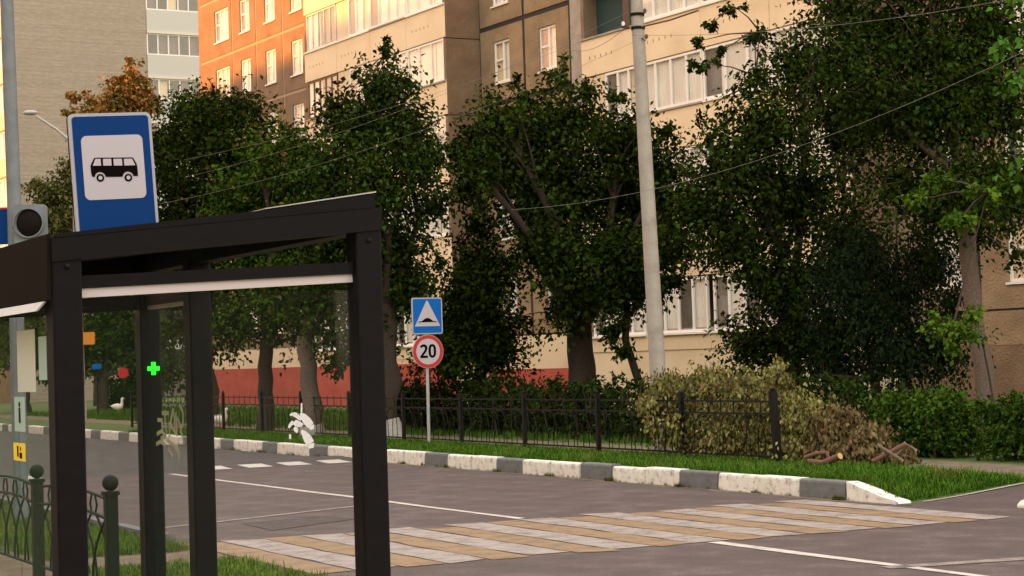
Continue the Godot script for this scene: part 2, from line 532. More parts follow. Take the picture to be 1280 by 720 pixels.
func ragged_stripe(a0: float, a1: float, b0: float, b1: float, y: float, r: RandomNumberGenerator) -> SurfaceTool:
	var st := mb()
	var n := 10
	var lo := []; var hi := []
	for i in n + 1:
		var a := lerpf(a0, a1, float(i) / n)
		lo.append(rd(a, b0 + r.randfn() * .012, y)); hi.append(rd(a, b1 + r.randfn() * .012, y))
	lo[0] += rd(r.randfn() * .05, 0); hi[0] += rd(r.randfn() * .05, 0)
	lo[n] += rd(r.randfn() * .06, 0); hi[n] += rd(r.randfn() * .06, 0)
	for i in n: quad(st, lo[i], lo[i + 1], hi[i + 1], hi[i])
	return st

func tufts(called: String, label: String, count: int, area: Callable, size: float, seed_: int, dark: Color, light: Color) -> void:
	var r := RandomNumberGenerator.new(); r.seed = seed_
	var st := mb()
	for k in 9:
		var ang := r.randf() * TAU
		var o := Vector3(r.randfn(), 0, r.randfn()) * 0.03
		var lean := Vector3(cos(ang), 0, sin(ang)) * r.randf_range(.02, .07)
		var wv := Vector3(-sin(ang), 0, cos(ang)) * 0.005
		var h := r.randf_range(.6, 1.2) * 0.1
		var m := o + lean * .4 + Vector3(0, h * .6, 0); var e := o + lean + Vector3(0, h, 0)
		quad(st, o - wv, o + wv, m + wv * .8, m - wv * .8)
		tri(st, m - wv * .8, m + wv * .8, e)
	var mm := MultiMesh.new()
	mm.transform_format = MultiMesh.TRANSFORM_3D
	mm.use_colors = true
	mm.mesh = st.commit()
	mm.instance_count = count
	var patchy := FastNoiseLite.new(); patchy.seed = seed_; patchy.frequency = .12
	for i in count:
		var p: Vector3 = area.call(r)
		var s := size * r.randf_range(.6, 1.4)
		mm.set_instance_transform(i, Transform3D(Basis(Vector3.UP, r.randf() * TAU).scaled(Vector3(s, s * r.randf_range(.7, 1.2), s)), p))
		var dry := clampf(patchy.get_noise_2d(p.x * 6.0, p.z * 6.0) * 2.2 - .25, 0, .7) * r.randf()
		mm.set_instance_color(i, dark.lerp(light, r.randf()).lerp(Color(.17, .14, .045), dry))
	var o := MultiMeshInstance3D.new()
	o.name = numbered(called)
	o.multimesh = mm
	o.material_override = M.leaf
	add_child(o)
	tag(o, label, "grass", "", "stuff")

# ---------------------------------------------------------------- buildings
# a panel with an opening, outer face at x = b, thickness into +x; z = -a
func holed(st: SurfaceTool, b: float, th: float, a0: float, a1: float, y0: float, y1: float, wa0: float, wa1: float, wy0: float, wy1: float) -> void:
	bx(b, b + th, y0, wy0, -a1, -a0, st)
	bx(b, b + th, wy1, y1, -a1, -a0, st)
	bx(b, b + th, wy0, wy1, -wa0, -a0, st)
	bx(b, b + th, wy0, wy1, -a1, -wa1, st)

# frame in the plane x = b, with a pane, a sill and curtains behind it
func window(bld: Node3D, b: float, a0: float, a1: float, y0: float, y1: float, mull: Array, o := {}) -> void:
	var st := mb()
	var t: float = o.get("bar", 0.07)
	var d := 0.07
	bx(b, b + d, y0, y0 + t, -a1, -a0, st)
	bx(b, b + d, y1 - t, y1, -a1, -a0, st)
	bx(b + .002, b + d - .002, y0 + t, y1 - t, -a0 - t, -a0, st)
	bx(b + .002, b + d - .002, y0 + t, y1 - t, -a1, -a1 + t, st)
	for m in mull:
		var c := lerpf(a1, a0, m)
		bx(b + .004, b + d - .004, y0 + t, y1 - t, -c - t * .55, -c + t * .55, st)
	if o.has("transom"):
		var ty := lerpf(y0, y1, o.transom)
		var e0: float = a1 - t; var e1: float = a0 + t
		if mull.size() > 0: e1 = lerpf(a1, a0, mull[0]) + t * .5
		bx(b + .008, b + d - .008, ty - t * .4, ty + t * .4, -e0, -e1, st)
	var w := part(bld, "window", st, o.get("frame", M.white))
	part(w, "pane", bx(b + .03, b + .038, y0 + t * .6, y1 - t * .6, -a1 + t * .6, -a0 - t * .6), M.glass)
	if o.get("sill", true):
		part(w, "sill", bx(b - .10, b + .05, y0 - .06, y0 - .003, -a1 - .06, -a0 + .06), o.get("frame", M.white))
	var cur: Array = o.get("curtain", [])
	for cc in cur:          # [from, to, material]
		var ca := lerpf(a1, a0, cc[0]); var cb := lerpf(a1, a0, cc[1])
		var cst := mb()
		var n := maxi(4, int(absf(cb - ca) / .07))
		for i in n:
			var z0 := lerpf(-ca, -cb, float(i) / n); var z1 := lerpf(-ca, -cb, float(i + 1) / n)
			var x0 := b + .085 + (.03 if i % 2 else 0.0); var x1 := b + .085 + (0.0 if i % 2 else .03)
			quad(cst, Vector3(x0, y0 + .03, z0), Vector3(x0, y1 - .03, z0), Vector3(x1, y1 - .03, z1), Vector3(x1, y0 + .03, z1))
		part(w, "curtain", cst, cc[2])

func main_block() -> void:
	var B := thing("apartment_block", "long tan panel apartment block with cream loggias behind the trees", "building", Basis(Vector3.UP, BYAW) * Vector3(35.4, 0.0, -60.0), BYAW)
	var off := Vector3(-35.4, 0, 60.0)
	var shift := Node3D.new(); shift.free()
	var r := RandomNumberGenerator.new(); r.seed = 5
	var m := 35.4; var l := 34.0
	var top := 27.85
	var J0 := 2.65
	var kids_from := B.get_child_count()
	# body behind the panels
	part(B, "core", bx(m + 2.4, m + 13, 0, top, -91.2, -14), M.dark_room)
	part(B, "lining", bx(m + .45, m + 2.39, 0, 1.8, -91.2, -14), M.dark_room)
	for f in 9: part(B, "floor_slab", bx(m + .2, m + 2.39, J0 + 2.8 * f - .1, J0 + 2.8 * f + .06, -91.18, -14), M.concrete)
	for a in [81.25, 84.25, 87.12, 60.2, 57.1, 78.0, 75.7, 63.5, 54.3, 41.1, 37.9, 34.8, 31.7]: part(B, "room_wall", bx(m + .21, m + 2.38, 1.85, top, -a - .05, -a + .05), M.dark_room)
	part(B, "end_wall", bx(m + .02, m + 13.0, 0, top, -91.45, -91.21), M.panel_brown)
	part(B, "roof", bx(m - .3, m + 13.3, top + .01, top + .5, -91.6, -13.8), M.seam_dark)
	# joints: backing sheets, seen between the panels
	# section a columns: [a0, a1, window a0, window a1]
	var cols_a := [[87.12, 91.2, 87.52, 89.27], [84.25, 87.12, 84.97, 86.12], [81.25, 84.25, 82.05, 83.2], [78.2, 81.25, 79.12, 80.32]]
	var cols_c := [[60.2, 63.4, 61.22, 62.37], [57.1, 60.2, 58.02, 59.17]]
	var cols_e := [[37.9, 41.0, 38.4, 39.55], [34.8, 37.9, 35.7, 36.85], [31.7, 34.8, 32.6, 33.75], [28.6, 31.7, 29.5, 30.65]]
	for f in 9:
		var y := J0 + 2.8 * f
		var wy0 := y + .73; var wy1 := y + 2.24
		for set_ in [[cols_a, M.panel_brown, .07], [cols_c, M.panel_tan, .085], [cols_e, M.panel_tan, .085]]:
			for c in set_[0]:
				var st := mb()
				var g: float = set_[2]
				var visible: bool = wy0 < 20.5
				if visible:
					holed(st, m, .19, c[0] + g, c[1] - g, y + g, y + 2.8 - g, c[2], c[3], wy0, wy1)
				else:
					bx(m, m + .19, y + g, y + 2.8 - g, -c[1] + g, -c[0] - g, st)
				part(B, "wall_panel", st, set_[1])
				if visible:
					var kind := r.randi() % 4
					var cur := [[0.0, .36, M.curtain_dark], [.36, 1.0, M.curtain]] if kind == 0 else ([[.3, 1.0, M.curtain]] if kind == 1 else ([[0.0, 1.0, M.curtain]] if kind == 2 else [[0.05, .45, M.curtain_warm], [.5, .98, M.curtain]]))
					var wide: bool = c[3] - c[2] > 1.5
					window(B, m + .05, c[2], c[3], wy0, wy1, [.36, .68] if wide else [.55], {"transom": .55, "curtain": cur, "frame": M.white, "bar": .085})
	# filled joints between the panels
	for q in [[cols_a, M.seam_light], [cols_c, M.seam_dark], [cols_e, M.seam_dark]]:
		var lo: float = q[0][q[0].size() - 1][0]; var hi: float = q[0][0][1]
		for f in 10:
			part(B, "joint", bx(m + .025, m + .2, J0 + 2.8 * f - .085, J0 + 2.8 * f + .085, -hi, -lo), q[1])
		for c in q[0]:
			part(B, "joint", bx(m + .022, m + .2, J0 + .1, top, -c[0] - .085, -c[0] + .085), q[1])
		part(B, "joint", bx(m + .022, m + .2, J0 + .1, top, -hi, -hi + .12), q[1])
	part(B, "wall_strip", bx(m - .02, m + .35, 1.83, top, -57.04, -54.2), M.concrete)
	part(B, "plain_wall", bx(m, m + .35, 1.83, top, -28.5, -14), M.panel_tan)
	# plinths
	part(B, "red_plinth", bx(m - .06, m + .4, 0, 1.82, -91.25, -75.9), M.red)
	part(B, "red_plinth", bx(m - .06, m + .4, 0, 1.5, -63.3, -56.0), M.red)
	part(B, "plinth", bx(m - .06, m + .4, 0, 1.82, -41.0, -14), M.panel_brown)
	part(B, "ground_floor_wall", bx(m - .01, m + .35, 1.83, 2.68, -91.2, -75.9), M.cream_pale)
	part(B, "ground_floor_wall", bx(m - .01, m + .35, 1.51, 2.68, -63.4, -57.06), M.cream_pale)
	part(B, "ground_floor_wall", bx(m - .01, m + .35, 1.83, 2.68, -41.0, -28.5), M.panel_tan)
	# loggia stacks: [a from, a to]
	for s in [[63.4, 75.8], [41.0, 54.2]]:
		var a0: float = s[0]; var a1: float = s[1]
		var bay := (a1 - a0) / 4
		part(B, "rear_wall", bx(m + .2, m + .44, 1.0, top, -a1, -a0), M.panel_brown)
		part(B, "base_wall", bx(l + .03, m + .2, 0, 2.38, -a1, -a0), M.cream_pale)
		if a0 > 50: part(B, "red_plinth", bx(l - .03, l + .028, 0, 1.82, -a1 + .01, -a0 - .01), M.red)
		part(B, "stack_roof", bx(l - .1, m, top - .2, top, -a1 - .1, -a0 + .1), M.concrete)
		for f in 9:
			var y := J0 + 2.8 * f
			# end walls of the stack, one panel a storey
			part(B, "cheek_panel", bx(l + .02, m + .1, y - .27, y + 2.49, -a0 - .18, -a0 + .0), M.panel_brown)  # tan wall turned from the sun: its shade is put into the brown
			part(B, "cheek_joint", bx(l + .03, m + .1, y + 2.49, y + 2.53, -a0 - .17, -a0 - .015), M.seam_dark)
			part(B, "cheek_panel", bx(l + .02, m + .1, y - .27, y + 2.53, -a1, -a1 + .18), M.panel_brown)
			part(B, "slab", bx(l + .1, m + .1, y - .2, y - .02, -a1 + .19, -a0 - .19), M.concrete)
			for k in 4:
				var c1 := a1 - bay * k; var c0 := c1 - bay
				var pm = M.cream
				if f == 0:
					part(B, "upper_panel", bx(l, l + .1, 4.16, 5.19, -c1 + .012, -c0 - .012), M.cream)
					part(B, "low_panel", bx(l, l + .1, 2.0, 2.47, -c1 + .012, -c0 - .012), M.cream_pale)
					window(B, l + .02, c0 + .15, c1 - .15, 2.5, 4.13, [.25, .5, .75], {"bar": .08, "curtain": [[.0, .24, M.curtain_dark], [.26, .5, M.curtain], [.75, 1.0, M.curtain]]})
					continue
				part(B, "parapet", bx(l, l + .1, y - .25, y + .93, -c1 + .012, -c0 - .012), pm)
				part(B, "parapet_cap", bx(l - .05, l + .14, y + .93, y + .985, -c1 + .012, -c0 - .012), M.white if (k + f) % 3 else M.concrete)
				var holes := mb()
				for h in 5:
					bx(l - .006, l + .002, y + .28, y + .38, -c1 + .5 + h * .32, -c1 + .525 + h * .32, holes)
				if wy_visible(y): part(B, "weep_holes", holes, M.rust).set_meta("kind", "stuff")
				if k < 3 : part(B, "party_wall", bx(l + .12, m + .1, y - .02, y + 2.53, -c0 - .07, -c0 + .07), M.cream_pale)
				if y > 19: continue
				var g0 := c0 + (.2 if k == 3 else .02); var g1 := c1 - (.2 if k == 0 else .02)
				var wy0 := y + 1.0; var wy1 := y + 2.52
				if a0 < 50 and k == 0 and f == 3:
					part(B, "loggia_lining", bx(l + .5, m + .1, y, y + 2.52, -g1 + .02, -g0 - .1), M.teal)
					continue
				var style := (k * 3 + f * 5 + int(a0)) % 5
				if style == 3 and f > 1:      # wooden framed
					window(B, l + .02, g0, g1, wy0, wy1, [.2, .4, .6, .8], {"bar": .06, "frame": M.wood_frame if (k + f) % 2 else M.white_old, "sill": false, "curtain": [[.0, .42, M.curtain], [.62, 1.0, M.curtain_dark]]})
				elif style == 1:      # cream panel between wide windows
					part(B, "infill_panel", bx(l + .03, l + .09, wy0, wy1, -lerpf(g1, g0, .36), -lerpf(g1, g0, .02)), M.cream_pale)
					window(B, l + .02, g0, lerpf(g1, g0, .37), wy0, wy1, [.36, .68], {"bar": .075, "sill": false, "curtain": [[.0, .34, M.curtain_dark], [.34, .66, M.curtain], [.7, 1.0, M.curtain_warm]]})
				else:
					window(B, l + .02, g0, g1, wy0, wy1, [.25, .5, .75] if style != 2 else [.33, .66], {"bar": .075, "sill": false, "curtain": [[.0, .24, M.curtain if k % 2 else M.curtain_dark], [.25, .74, M.curtain], [.76, 1.0, M.curtain_warm if style == 0 else M.curtain]]})
	# everything above was given in the frame of the road corner; carry it to the node's own base
	for c in B.get_children(): c.position += off

func wy_visible(y: float) -> bool: return y < 19.0

func grey_block() -> void:
	var B := thing("brick_block", "grey brick apartment block with pale loggias seen past the bus sign", "building", Basis(Vector3.UP, BYAW) * Vector3(38.0, 0, -117.5), BYAW)
	var off := Vector3(-38.0, 0, 117.5)
	var bk := 33.4
	part(B, "brick_wall", bx(bk, 42.1, 0, 29.5, -117.75, -117.5), M.brick_grey)
	part(B, "core", bx(bk + 1.6, 49, 0, 29.5, -146, -119.6), M.dark_room)
	part(B, "roof", bx(bk - .2, 49.2, 29.51, 29.9, -146.2, -117.3), M.seam_dark)
	part(B, "back_wall", bx(45.62, 49.0, 0, 29.5, -117.79, -117.52), M.brick_grey)
	# loggias on the near end
	for f in 9:
		var y := 2.55 + 2.8 * f + .7
		if y > 29: break
		part(B, "loggia_parapet", bx(42.12, 45.6, y, y + 1.35, -117.62, -117.46), M.grey_pale)
		part(B, "slab", bx(42.12, 45.6, y - .12, y - .003, -117.7, -117.38), M.white_old)
		# the window lies in the plane across: a small frame built here
		var st := mb()
		var z0 := -117.56; var z1 := -117.5
		bx(42.12, 45.6, y + 1.36, y + 1.42, z0, z1, st)
		bx(42.12, 45.6, y + 2.6, y + 2.68, z0, z1, st)
		for k in 6:
			var x := lerpf(42.15, 45.57, k / 5.0)
			bx(x - .035, x + .035, y + 1.42, y + 2.6, z0 + .003, z1 - .003, st)
		var w := part(B, "window", st, M.white)
		part(w, "pane", bx(42.15, 45.57, y + 1.4, y + 2.63, -117.535, -117.527), M.glass)
		for k in 5:
			if (k * 7 + f * 3) % 5 > 2: continue
			var x := lerpf(42.15, 45.57, k / 5.0)
			part(w, "curtain", bx(x + .05, x + .63, y + 1.42, y + 2.6, -117.76, -117.73), M.curtain_warm if (k + f) % 3 == 0 else M.curtain_dark)
	# the long side: loggias in the low sun
	for f in 9:
		var y := 2.55 + 2.8 * f
		for k in 6:
			var a1 := 117.9 + 4.6 * k
			part(B, "side_parapet", bx(bk - .1, bk + .05, y, y + 1.1, -a1 - 4.5, -a1), M.cream if (k + f) % 3 else M.grey_pale)
			if y < 27:
				window(B, bk, a1 + .05, a1 + 4.45, y + 1.12, y + 2.72, [.2, .4, .6, .8], {"bar": .09, "sill": false, "curtain": [[.0, .4, M.curtain], [.6, 1.0, M.curtain_warm]]})
		part(B, "side_slab", bx(bk - .05, bk + 1.55, y - .08, y - .003, -145.9, -117.8), M.concrete)
	part(B, "side_wall", bx(bk + 1.45, bk + 1.58, 0, 29.5, -145.95, -117.8), M.panel_brown)
	part(B, "side_base", bx(bk, bk + 1.4, 0, 2.46, -145.95, -117.8), M.panel_brown)
	for c in B.get_children(): c.position += off

# unseen block, added and sized to shade the road and lower walls
func shading_block() -> void:
	var B := thing("shade_block", "unseen block across the street, added to shade the road from the low sun", "building", Basis(Vector3.UP, BYAW) * Vector3(-26, 0, -80), BYAW)
	part(B, "wall", bx(-6, 6, 0, 29.0, -60, 62), M.panel_brown)
	part(B, "roof", bx(-6.3, 6.3, 29.01, 29.6, -60.3, 62.3), M.seam_dark)
	part(B, "shade_wing", bx(-6, 5.9, 0, 23.5, -130, -60.31), M.panel_brown)  # added lower wing, shades the foot of the brick block
	for f in 10:
		for k in 30:
			part(B, "window", bx(6.01, 6.08, 1.8 + 2.85 * f, 3.3 + 2.85 * f, -58.0 + k * 4, -56.2 + k * 4), M.white_old)

# unseen block, added behind the viewer to darken the glass reflections
func added_rear_block() -> void:
	var B := thing("added_rear_block", "unseen block added behind the viewer to darken reflections in the shelter glass", "building", Vector3(14, 0, 34), -.25)
	part(B, "wall", bx(-45, 45, 0, 17, 0, 12), M.panel_brown)
	part(B, "roof", bx(-45.3, 45.3, 17.01, 17.5, -.3, 12.3), M.seam_dark)
	for f in 5:
		for k in 22:
			var x := -43.0 + k * 4.0
			part(B, "window", bx(x, x + 1.6, 1.4 + f * 3.2, 3.0 + f * 3.2, -.06, -.01), M.glass_dark)

# ---------------------------------------------------------------- the scene
func _ready() -> void:
	rng.seed = 1
	var pitch := 0.03607261
	var roll := deg_to_rad(1.8)
	cam_f = Vector3(0, sin(pitch), -cos(pitch))
	var r0 := Vector3.RIGHT
	var u0 := r0.cross(cam_f)
	cam_r = r0 * cos(roll) - u0 * sin(roll)
	cam_u = r0 * sin(roll) + u0 * cos(roll)
	var cam := Camera3D.new()
	cam.name = "camera"
	cam.transform = Transform3D(Basis(cam_r, cam_u, -cam_f), Vector3(0, CAM_H, 0))
	cam.fov = rad_to_deg(2.0 * atan(360.0 / FOCAL))
	cam.near = 0.1
	cam.far = 900.0
	add_child(cam)
	cam.current = true

	var sun_dir := Vector3(-0.97, 0.205, -0.10).normalized()
	var env := Environment.new()
	env.background_mode = Environment.BG_SKY
	var sky := Sky.new()
	var sm := ProceduralSkyMaterial.new()
	sm.sky_top_color = Color(0.84, 0.83, 0.82)
	sm.sky_horizon_color = Color(1.0, 0.90, 0.73)
	sm.sky_curve = 0.25
	sm.sky_energy_multiplier = 1.0
	sm.ground_bottom_color = Color(0.22, 0.20, 0.18)
	sm.ground_horizon_color = Color(0.55, 0.48, 0.42)
	sm.sun_angle_max = 70.0
	sm.sun_curve = 0.5
	sky.sky_material = sm
	env.sky = sky
	env.background_energy_multiplier = 1.0
	env.tonemap_mode = Environment.TONE_MAPPER_LINEAR
	env.tonemap_exposure = 3.3
	env.sdfgi_enabled = true
	env.ssao_enabled = true
	env.ssil_enabled = true
	var we := WorldEnvironment.new()
	we.name = "environment"
	we.environment = env
	add_child(we)
	var sun := DirectionalLight3D.new()
	sun.name = "sun"
	sun.light_energy = 1.3
	sun.light_color = Color(1.0, 0.60, 0.26)
	sun.light_angular_distance = 0.7
	sun.shadow_enabled = true
	sun.directional_shadow_max_distance = 250.0
	add_child(sun)
	sun.look_at_from_position(Vector3(0, 5, 0) + sun_dir * 50.0, Vector3(0, 5, 0))

	make_materials()
	ground_and_road()
	main_block()
	grey_block()
	shading_block()
	added_rear_block()
	shelter()
	bus_sign()
	signs()
	poles_and_wires()
	fences()
	trees()
	hedges_and_brush()
	small_things()
	lawn()

# ---------------------------------------------------------------- ground
func ground_and_road() -> void:
	tag(part(self, "ground", strip(-300, 500, -300, 6.0, -0.03), M.soil), "", "", "", "structure")
	var flat := func(_a, _b): return 0.0
	# road with its hump
	var st := grid(-120, 35.0, 6.2, 14.43, 1, 1, flat)
	tag(part(self, "road", st, M.asphalt), "", "", "", "structure")
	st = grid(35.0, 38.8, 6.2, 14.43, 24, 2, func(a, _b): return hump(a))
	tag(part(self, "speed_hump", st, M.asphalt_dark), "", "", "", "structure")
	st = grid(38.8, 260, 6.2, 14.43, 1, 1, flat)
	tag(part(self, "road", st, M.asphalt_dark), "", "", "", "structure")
	# verge and lawn on the far side
	var fh := func(a, b): return far_height(a, b)
	tag(part(self, "lawn", grid(19.15, 24, 14.56, 17.0, 30, 20, fh), M.soil), "", "", "", "structure")
	tag(part(self, "lawn", grid(24, 260, 14.56, 17.0, 1, 1, func(_a, _b): return 0.2), M.soil), "", "", "", "structure")
	tag(part(self, "lawn", grid(18.3, 260, 18.2, 400, 1, 1, func(_a, _b): return 0.2), M.soil), "", "", "", "structure")
	tag(part(self, "lawn", grid(-120, 16.2, 14.56, 400, 1, 1, func(_a, _b): return 0.17), M.soil), "", "", "", "structure")
	tag(part(self, "footpath", grid(19.15, 260, 17.0, 18.2, 1, 1, func(_a, _b): return 0.2), M.path), "", "", "", "structure")
	tag(part(self, "side_path", grid(16.2, 19.15, 14.43, 20, 6, 30, func(_a, b): return 0.005 + smoothstep(14.5, 17.2, b) * 0.17), M.asphalt), "", "", "", "structure")
	tag(part(self, "side_path", grid(16.2, 18.3, 20, 60, 1, 1, func(_a, _b): return 0.178), M.path), "", "", "", "structure")
	# near side
	tag(part(self, "pavement", strip(-60, 160, -4.0, 4.5, 0.0), M.path), "", "", "", "structure")
	tag(part(self, "near_verge", strip(21.2, 160, 4.5, 6.05, 0.012), M.soil), "", "", "", "structure")
	tag(part(self, "near_verge", strip(4, 18.2, 4.5, 6.05, 0.012), M.soil), "", "", "", "structure")
	tag(part(self, "crossing_ramp", strip(18.2, 21.2, 4.5, 6.2, 0.004), M.path), "", "", "", "structure")
	# painted markings
	var r := RandomNumberGenerator.new(); r.seed = 21
	var cw := setting("crosswalk")
	for k in range(-5, 5):
		var b := 10.42 + .885 * k
		if b < 6.5: continue
		part(cw, "white_stripe", ragged_stripe(16.75, 20.62 + r.randfn() * .08, b - .215, b + .215, 0.006, r), M.paint)
	for k in range(-5, 5):
		var b := 10.42 + .885 * (k + .5)
		if b < 6.4 or b > 14.25: continue
		part(cw, "yellow_stripe", ragged_stripe(16.7, 20.55 + r.randfn() * .12, b - .20, b + .20, 0.006, r), M.yellow)
	var cl := setting("lane_markings")
	part(cl, "centre_line", ragged_stripe(20.7, 34.6, 10.27, 10.38, 0.006, r), M.paint_line)
	part(cl, "centre_line", ragged_stripe(2.0, 16.68, 10.30, 10.44, 0.006, r), M.paint_line)
	for q in [[22.7, 6.3, 24.35, 9.8, M.paint_faint, .13], [13.7, 10.2, 13.3, 12.4, M.paint_faint, .2]]:
		var s2 := mb()
		var p := rd(q[0], q[1], .006); var e := rd(q[2], q[3], .006); var w: Vector3 = (e - p).cross(Vector3.UP).normalized() * q[5] / 2
		quad(s2, p - w, p + w, e + w, e - w)
		part(cl, "stop_line", s2, q[4])
	# white blocks on the ramp of the hump
	for b in [7.2, 8.0, 11.45, 12.25, 13.02, 13.82]:
		var s3 := mb()
		for i in 6:
			var a0 := 35.35 + i * .12; var a1 := a0 + .12
			quad(s3, rd(a0, b - .24, hump(a0) + .005), rd(a1, b - .24, hump(a1) + .005), rd(a1, b + .24, hump(a1) + .005), rd(a0, b + .24, hump(a0) + .005))
		part(cl, "hump_block", s3, M.paint_line)
	var pt := mb()
	quad(pt, rd(21.5, 7.55, .005), rd(22.75, 7.62, .005), rd(23.1, 8.75, .005), rd(22.35, 8.95, .005))
	tag(part(self, "asphalt_patch", pt, M.patch), "", "", "", "structure")
	var gd := mb()
	var e0 := rd(19.2, 14.43, .004); var q0 := rd(19.2, 14.30, .004)
	for i in 120:
		var aa := 19.2 + (i + 1) * .36
		var e1 := rd(aa, 14.43, .004); var q1 := rd(aa, 14.33 - absf(r.randfn()) * .05, .004)
		if aa < 35.0: quad(gd, q0, q1, e1, e0)
		e0 = e1; q0 = q1
	tag(part(self, "gutter_dirt", gd, M.path), "", "", "", "structure")
	# kerb of painted stones along the far side
	var kb := setting("kerb")
	var profiles := []
	for v in 3:
		var s4 := mb()
		var c := .03
		var pf := PackedVector2Array([Vector2(-.075, -.12), Vector2(.09, -.12), Vector2(.09, .234), Vector2(-.04, .234), Vector2(-.062, .222), Vector2(-.07, .2), Vector2(-.075, .1)])
		var xf := Transform3D(Basis(Vector3.UP, 0), Vector3(0, 0, -.475))
		prism(s4, pf, .95, xf)
		profiles.append(s4.commit())
	var a := 20.12
	for i in 130:
		var ln := .976
		var jit := Basis(Vector3.UP, r.randfn() * .012) * Basis(Vector3.BACK, r.randfn() * .02)
		placed(kb, "kerb_stone", profiles[i % 3], M.kerb_grey if i % 3 == 0 else M.kerb_white, Transform3D(Basis(Vector3.UP, YAW) * jit, rd(a + ln / 2, 14.5 + r.randfn() * .008, r.randfn() * .006)))
		a += ln
	# sloping end stone
	var es := mb()
	var sec := [[19.16, .035, .10], [19.4, .075, .105], [19.7, .15, .11], [19.95, .205, .095], [20.1, .232, .085]]
	for i in sec.size() - 1:
		var p0 = sec[i]; var p1 = sec[i + 1]
		var f := func(s, side: float, up: bool) -> Vector3: return rd(s[0], 14.51 + side * s[2] + (.06 * pow((20.1 - s[0]) / 1.05, 2.0)), s[1] if up else -.05)
		quad(es, f.call(p0, 1, true), f.call(p0, -1, true), f.call(p1, -1, true), f.call(p1, 1, true))
		quad(es, f.call(p0, -1, false), f.call(p1, -1, false), f.call(p1, -1, true), f.call(p0, -1, true))
		quad(es, f.call(p1, 1, false), f.call(p0, 1, false), f.call(p0, 1, true), f.call(p1, 1, true))
	var cap := [rd(19.16, 14.51 - .10 + .048, .035), rd(19.16, 14.51 + .10 + .048, .035), rd(19.1, 14.51 + .09 + .05, -.05), rd(19.1, 14.51 - .09 + .05, -.05)]
	quad(es, cap[0], cap[1], cap[2], cap[3])
	part(kb, "end_stone", es, M.kerb_white)
	var e2 := mb()
	ball(e2, rd(17.5, 15.06, .03), Vector3(.17, .09, .12), 14)
	part(kb, "rounded_stone", e2, M.kerb_white)
	for i in 12:
		placed(kb, "kerb_stone", profiles[i % 3], M.kerb_grey if i % 3 == 1 else M.kerb_white, Transform3D(Basis(Vector3.UP, YAW), rd(16.2 - i * .976, 14.52, 0)))
	# edging of the footpath by the side path
	part(kb, "edging", grid(19.08, 19.14, 14.8, 18.2, 1, 12, func(_a, b): return 0.012 + smoothstep(14.5, 17.2, b) * 0.185), M.concrete)
	# low kerb on the near side
	var nk := setting("near_kerb")
	for i in 70:
		var aa := 21.3 + i * .98
		placed(nk, "kerb_stone", profiles[i % 3], M.kerb_grey, Transform3D(Basis(Vector3.UP, YAW + PI), rd(aa, 6.13, -.13)))
	for i in 8:
		placed(nk, "kerb_stone", profiles[i % 3], M.kerb_grey, Transform3D(Basis(Vector3.UP, YAW + PI), rd(14.6 - i * .98, 6.13, -.15)))

